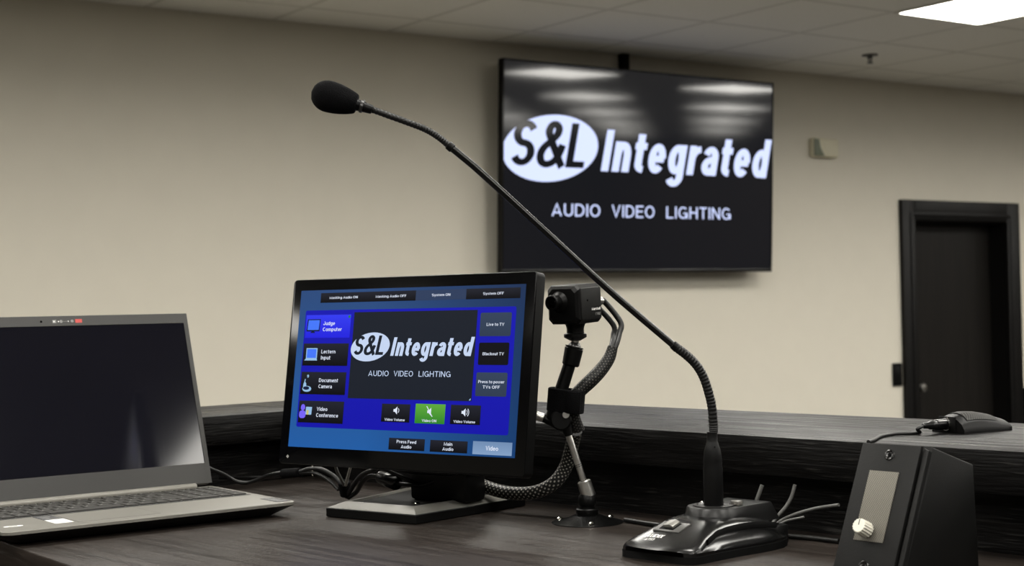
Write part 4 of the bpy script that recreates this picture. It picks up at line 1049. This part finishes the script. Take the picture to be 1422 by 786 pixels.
for (sx, sy) in ((0.0310, -0.0105), (0.0310, -0.1150)):
    b = MB(); Mq = Mfp @ Matrix.Translation((sx, sy, 0.0035))
    b.lathe([(0.0052, -0.0005), (0.0052, 0.0004), (0.0042, 0.0008), (0.0034, 0.0003), (0.0004, 0.0001)], M_satin, Mq, seg=20)
    b.lathe([(0.0018, 0.0003), (0.0018, 0.0005)], M_gloss, Mq, seg=6); b.build('screw', box)
gx0, gx1, gy0, gy1 = 0.0145, 0.0455, -0.0925, -0.0265
b = MB(); b.box(gx0, gx1, gy0, gy1, 0.0035, 0.0047, M_grille, Mfp, bevel=0.0004); b.build('speaker_grille', box)
kp = Vector(((gx0 + gx1) / 2 - 0.001, -0.0835, 0.0047))
b = MB(); Mq = Mfp @ Matrix.Translation(kp)
b.lathe([(0.0040, 0.0), (0.0040, 0.004)], M_steel, Mq, seg=16); b.build('knob_shaft', box)
b = MB()
rows = []
for r, z in ((0.0066, 0.0035), (0.0072, 0.0045), (0.0064, 0.0165), (0.0058, 0.0172)):
    rows.append([((r + (0.0004 if k % 2 else -0.0003)) * math.cos(2 * math.pi * k / 32), (r + (0.0004 if k % 2 else -0.0003)) * math.sin(2 * math.pi * k / 32), z) for k in range(32)])
b.grid(rows, M_ivory, Mq, closed=True); b.box(-0.0004, 0.0004, 0.0005, 0.0058, 0.0170, 0.0174, M_dimprint, Mq)
o = b.build('knob', box, smooth=30); o['label'] = 'fluted ivory volume knob'

# ================================================================== BOUNDARY MICROPHONE ON THE LEDGE
pc = on_z(1339.5, 602.8, LEDGE); 
bm_yaw = R_(30)
bmic = thing('boundary_microphone', 'low black boundary microphone lying on the ledge at the door side', 'microphone', (pc.x, pc.y, LEDGE), bm_yaw)
# local x = long axis away to the right, y = back; near right corner at origin
Lb, Wb = 0.073, 0.047
b = MB(); rows = []
_hp = ((0.0, 0.0165), (0.12, 0.0195), (0.30, 0.0210), (0.50, 0.0200), (0.72, 0.0172), (0.90, 0.0138), (1.0, 0.0120))
def bm_h(t):
    for (t0, h0), (t1, h1) in zip(_hp, _hp[1:]):
        if t <= t1: return h0 + (h1 - h0) * (t - t0) / (t1 - t0)
    return _hp[-1][1]
for i in range(15):
    tt = i / 14; x = Lb * tt; h = bm_h(tt)
    r = [(x, 0, 0.0), (x, 0.0002, 0.0042), (x, 0.004, h * 0.60), (x, 0.0055, h * 0.66), (x, 0.010, h * 0.86), (x, 0.0155, h * 0.985)]
    r += [(x, 0.0165 + (Wb - 0.033) * k / 4, h + 0.0006 * math.sin(math.pi * k / 4)) for k in range(5)]
    r += [(x, Wb - p[1], p[2]) for p in r[5::-1]]
    rows.append(r)
b.grid(rows, M_plastic, closed=True); b.build('body', bmic, smooth=40)
b = MB(); rows2 = []
for i in range(2, 12):
    rows2.append([(p[0], p[1] - 0.0003, p[2] + 0.0007) for p in rows[i][3:14]])
b.grid(rows2, M_blackgrille); b.build('grille', bmic, smooth=50)
b = MB(); b.box(-0.0012, 0.0004, 0.012, 0.036, 0.0015, 0.0175, M_matte, bevel=0.0004); b.build('socket', bmic)
b = MB(); Mp = Matrix.Translation((-0.001, 0.024, 0.0095)) @ Matrix.Rotation(R_(-90), 4, 'Y')
b.lathe([(0.0066, 0), (0.0066, 0.0025), (0.0060, 0.003), (0.0060, 0.0165), (0.0050, 0.0175), (0.0047, 0.0255), (0.0034, 0.028), (0.0032, 0.034), (0.0020, 0.036)], M_satin, Mp, seg=20)
b.lathe([(0.0071, 0.0002), (0.0071, 0.0022)], M_chrome, Mp, seg=20)
b.build('plug', bmic)
bw = Matrix.Translation(bmic.location - Vector((0, 0, Z0))) @ Euler(bmic.rotation_euler).to_matrix().to_4x4()
q0 = bw @ Vector((-0.0365, 0.024, 0.0092)); q1 = bw @ Vector((-0.045, 0.024, 0.0065))
zc = LEDGE + 0.0021
simple_cable('microphone_cable', 'thin black cable from the boundary microphone to the ledge edge', [q0, q1, on_z(1277, 600.5, zc), on_z(1258, 602, zc), on_z(1238, 603, zc), on_z(1222, 606, zc), on_z(1214, 610.5, zc), on_z(1206, 613.5, zc)], 0.0019, M_rubber)

# ================================================================== CABLES ON THE DESK
simple_cable('desk_cable', 'black cable dipping behind the laptop corner towards the monitor', [at(270, 640, 2.06), at(293, 651.5, 2.08), at(311, 659, 2.10), at(327, 668, 2.11), at(341, 670.5, 2.11), at(356, 667, 2.10), at(374, 660, 2.08), at(394, 656, 2.06), at(416, 655, 2.03), at(430, 651, 2.02), at(447, 652, 2.01), at(463, 661, 2.0), at(475, 674, 1.99)], 0.0028, M_rubber)
simple_cable('desk_cable', 'second black cable arching from the small sleeve into the bundle', [at(305, 664, 2.17), at(340, 663.5, 2.15), at(376, 662.5, 2.11), at(396, 659.5, 2.06), at(416, 657, 2.03), at(433, 656.5, 2.02), at(447, 661, 2.01), at(459, 669, 2.0), at(470, 680, 1.99)], 0.0024, M_rubber)
p0, p1 = at(393, 657.5, 2.063), at(417, 656, 2.03)
t = thing('cable_wrap', 'small black wrap holding two cables left of the monitor base', 'cable wrap', p0)
b = MB(); b.rod((0, 0, 0), p1 - p0, 0.0062, M_foam); b.build('band', t)
simple_cable('desk_cable', 'pale grey cable slanting down from the monitor into the bundle, the left one', [at(464, 640, 1.93), at(468, 654, 1.94), at(473, 664, 1.955), at(478, 674, 1.97)], 0.0021, M_greycable)
simple_cable('desk_cable', 'pale grey cable slanting down from the monitor into the bundle, the right one', [at(489, 640, 1.93), at(485.5, 653, 1.94), at(482.5, 664, 1.955), at(480, 674, 1.965)], 0.0018, M_palecable)
p0, p1 = at(478, 669, 1.98), at(480, 689, 1.985)
t = thing('cable_wrap', 'thick black wrap around the cable bundle behind the monitor base corner', 'cable wrap', p1)
b = MB(); b.rod((0, 0, 0), p0 - p1, 0.0070, M_foam, r1=0.0085); b.build('band', t)
simple_cable('desk_cable', 'black cable rising from the bundle to the underside of the monitor', [at(481, 690, 1.985), at(488, 679, 1.97), at(497, 665, 1.95), at(507, 657, 1.93), at(520, 652, 1.91), at(535, 640, 1.89)], 0.0030, M_rubber)
simple_cable('desk_cable', 'black cable looping from the bundle over the silver base', [at(484, 691, 1.985), at(495, 683, 1.97), at(503, 670, 1.95), at(513, 662, 1.93), at(524, 662, 1.91), at(534, 664.5, 1.89)], 0.0030, M_rubber)
p0, p1 = at(527, 661.5, 1.885), at(553, 672.5, 1.86)
t = thing('ferrite_core', 'black ferrite cylinder on a cable above the silver monitor base', 'cable filter', p0)
b = MB(); dd = p1 - p0; Lq = dd.length
b.rod((0, 0, 0), dd, 0.0085, M_satin, seg=24, prof=lambda L: [(0.0045, 0), (0.0078, 0.0015), (0.0088, 0.004), (0.0088, L - 0.004), (0.0078, L - 0.0015), (0.0045, L)]); b.build('casing', t)
simple_cable('desk_cable', 'black cable leaving the ferrite cylinder towards the monitor neck', [at(551, 671.5, 1.86), at(566, 673, 1.85), at(583, 674, 1.85), at(597, 670.5, 1.85), at(607, 666, 1.85), at(617, 656, 1.86)], 0.0024, M_rubber)
simple_cable('desk_cable', 'black cable sagging under the monitor beside the ferrite cylinder', [at(530, 650, 1.87), at(548, 658, 1.865), at(568, 667, 1.862), at(588, 675, 1.865), at(602, 676, 1.87), at(618, 668, 1.88)], 0.0026, M_rubber)

# wires behind the microphone base
zq = DESK + 0.022
r0 = on_z(1071, 731, DESK + 0.030)
t = thing('cable_plug', 'grey plug housing at the back of the gooseneck microphone base', 'plug', (on_z(1078, 722, DESK + 0.025).x, on_z(1078, 722, DESK + 0.025).y, DESK), R_(-45))
b = MB(); b.box(-0.009, 0.009, -0.010, 0.010, 0.0, 0.021, M_rubber, bevel=0.003); b.build('shell', t)
b = MB(); b.rod((0.0, -0.010, 0.012), (0.0, -0.020, 0.012), 0.0055, M_rubber); b.build('boot', t)
simple_cable('wire_end', 'grey wire curling upwards behind the microphone base, the longer one', [at(1069, 733, 1.595), at(1078, 719, 1.60), at(1091, 704, 1.60), at(1099, 690, 1.60), at(1104, 673, 1.60)], 0.0019, M_greycable)
simple_cable('wire_end', 'short dark grey wire stub standing above the microphone socket pod', [at(1047, 706, 1.60), at(1051, 694, 1.60), at(1055, 683, 1.60), at(1058.5, 673.5, 1.60)], 0.0021, M_greycable)
simple_cable('wire_end', 'thin wire reaching from the microphone base to the control box', [at(1074, 731, 1.60), at(1088, 721, 1.60), at(1110, 712, 1.59), at(1135, 705.5, 1.58), at(1165, 701, 1.56)], 0.0017, M_greycable)
simple_cable('wire_end', 'thin bent wire lying lowest behind the microphone base', [at(1076, 732, 1.59), at(1090, 724, 1.59), at(1104, 720.5, 1.585), at(1117, 718, 1.58)], 0.0012, M_greycable)
zz = DESK + 0.003
simple_cable('desk_cable', 'dark cable running along the desk behind the microphone base', [on_z(868, 722, zz), on_z(920, 730, zz), on_z(1000, 738, zz), on_z(1085, 744, zz), on_z(1125, 747, zz), on_z(1165, 751.5, zz)], 0.0026, M_rubber)

# ================================================================== CAMERA, WORLD
cd = bpy.data.cameras.new('camera'); co = bpy.data.objects.new('camera', cd); COL.objects.link(co)
cd.sensor_fit = 'HORIZONTAL'; cd.sensor_width = 36; cd.lens = 36 * F_PX / 1422
right, down, fwd = RC[0], RC[1], RC[2]
m3 = Matrix((right, -down, -fwd)).transposed()
co.matrix_world = Matrix.Translation((0, 0, Z0)) @ m3.to_4x4()
cd.clip_start = 0.05; cd.clip_end = 60
cd.dof.use_dof = True; cd.dof.focus_distance = 1.66; cd.dof.aperture_fstop = 11.5
sc.camera = co
w = bpy.data.worlds.new('world'); sc.world = w; w.use_nodes = True
w.node_tree.nodes['Background'].inputs[0].default_value = (0.02, 0.02, 0.02, 1)
sc.view_settings.view_transform = 'Standard'; sc.view_settings.look = 'None'
sc.view_settings.exposure = 0.0; sc.view_settings.gamma = 1.0; sc.view_settings.use_curve_mapping = False
sc.cycles.use_denoising = True
sc.cycles.max_bounces = 8; sc.cycles.diffuse_bounces = 5
sc.cycles.sample_clamp_indirect = 6.0
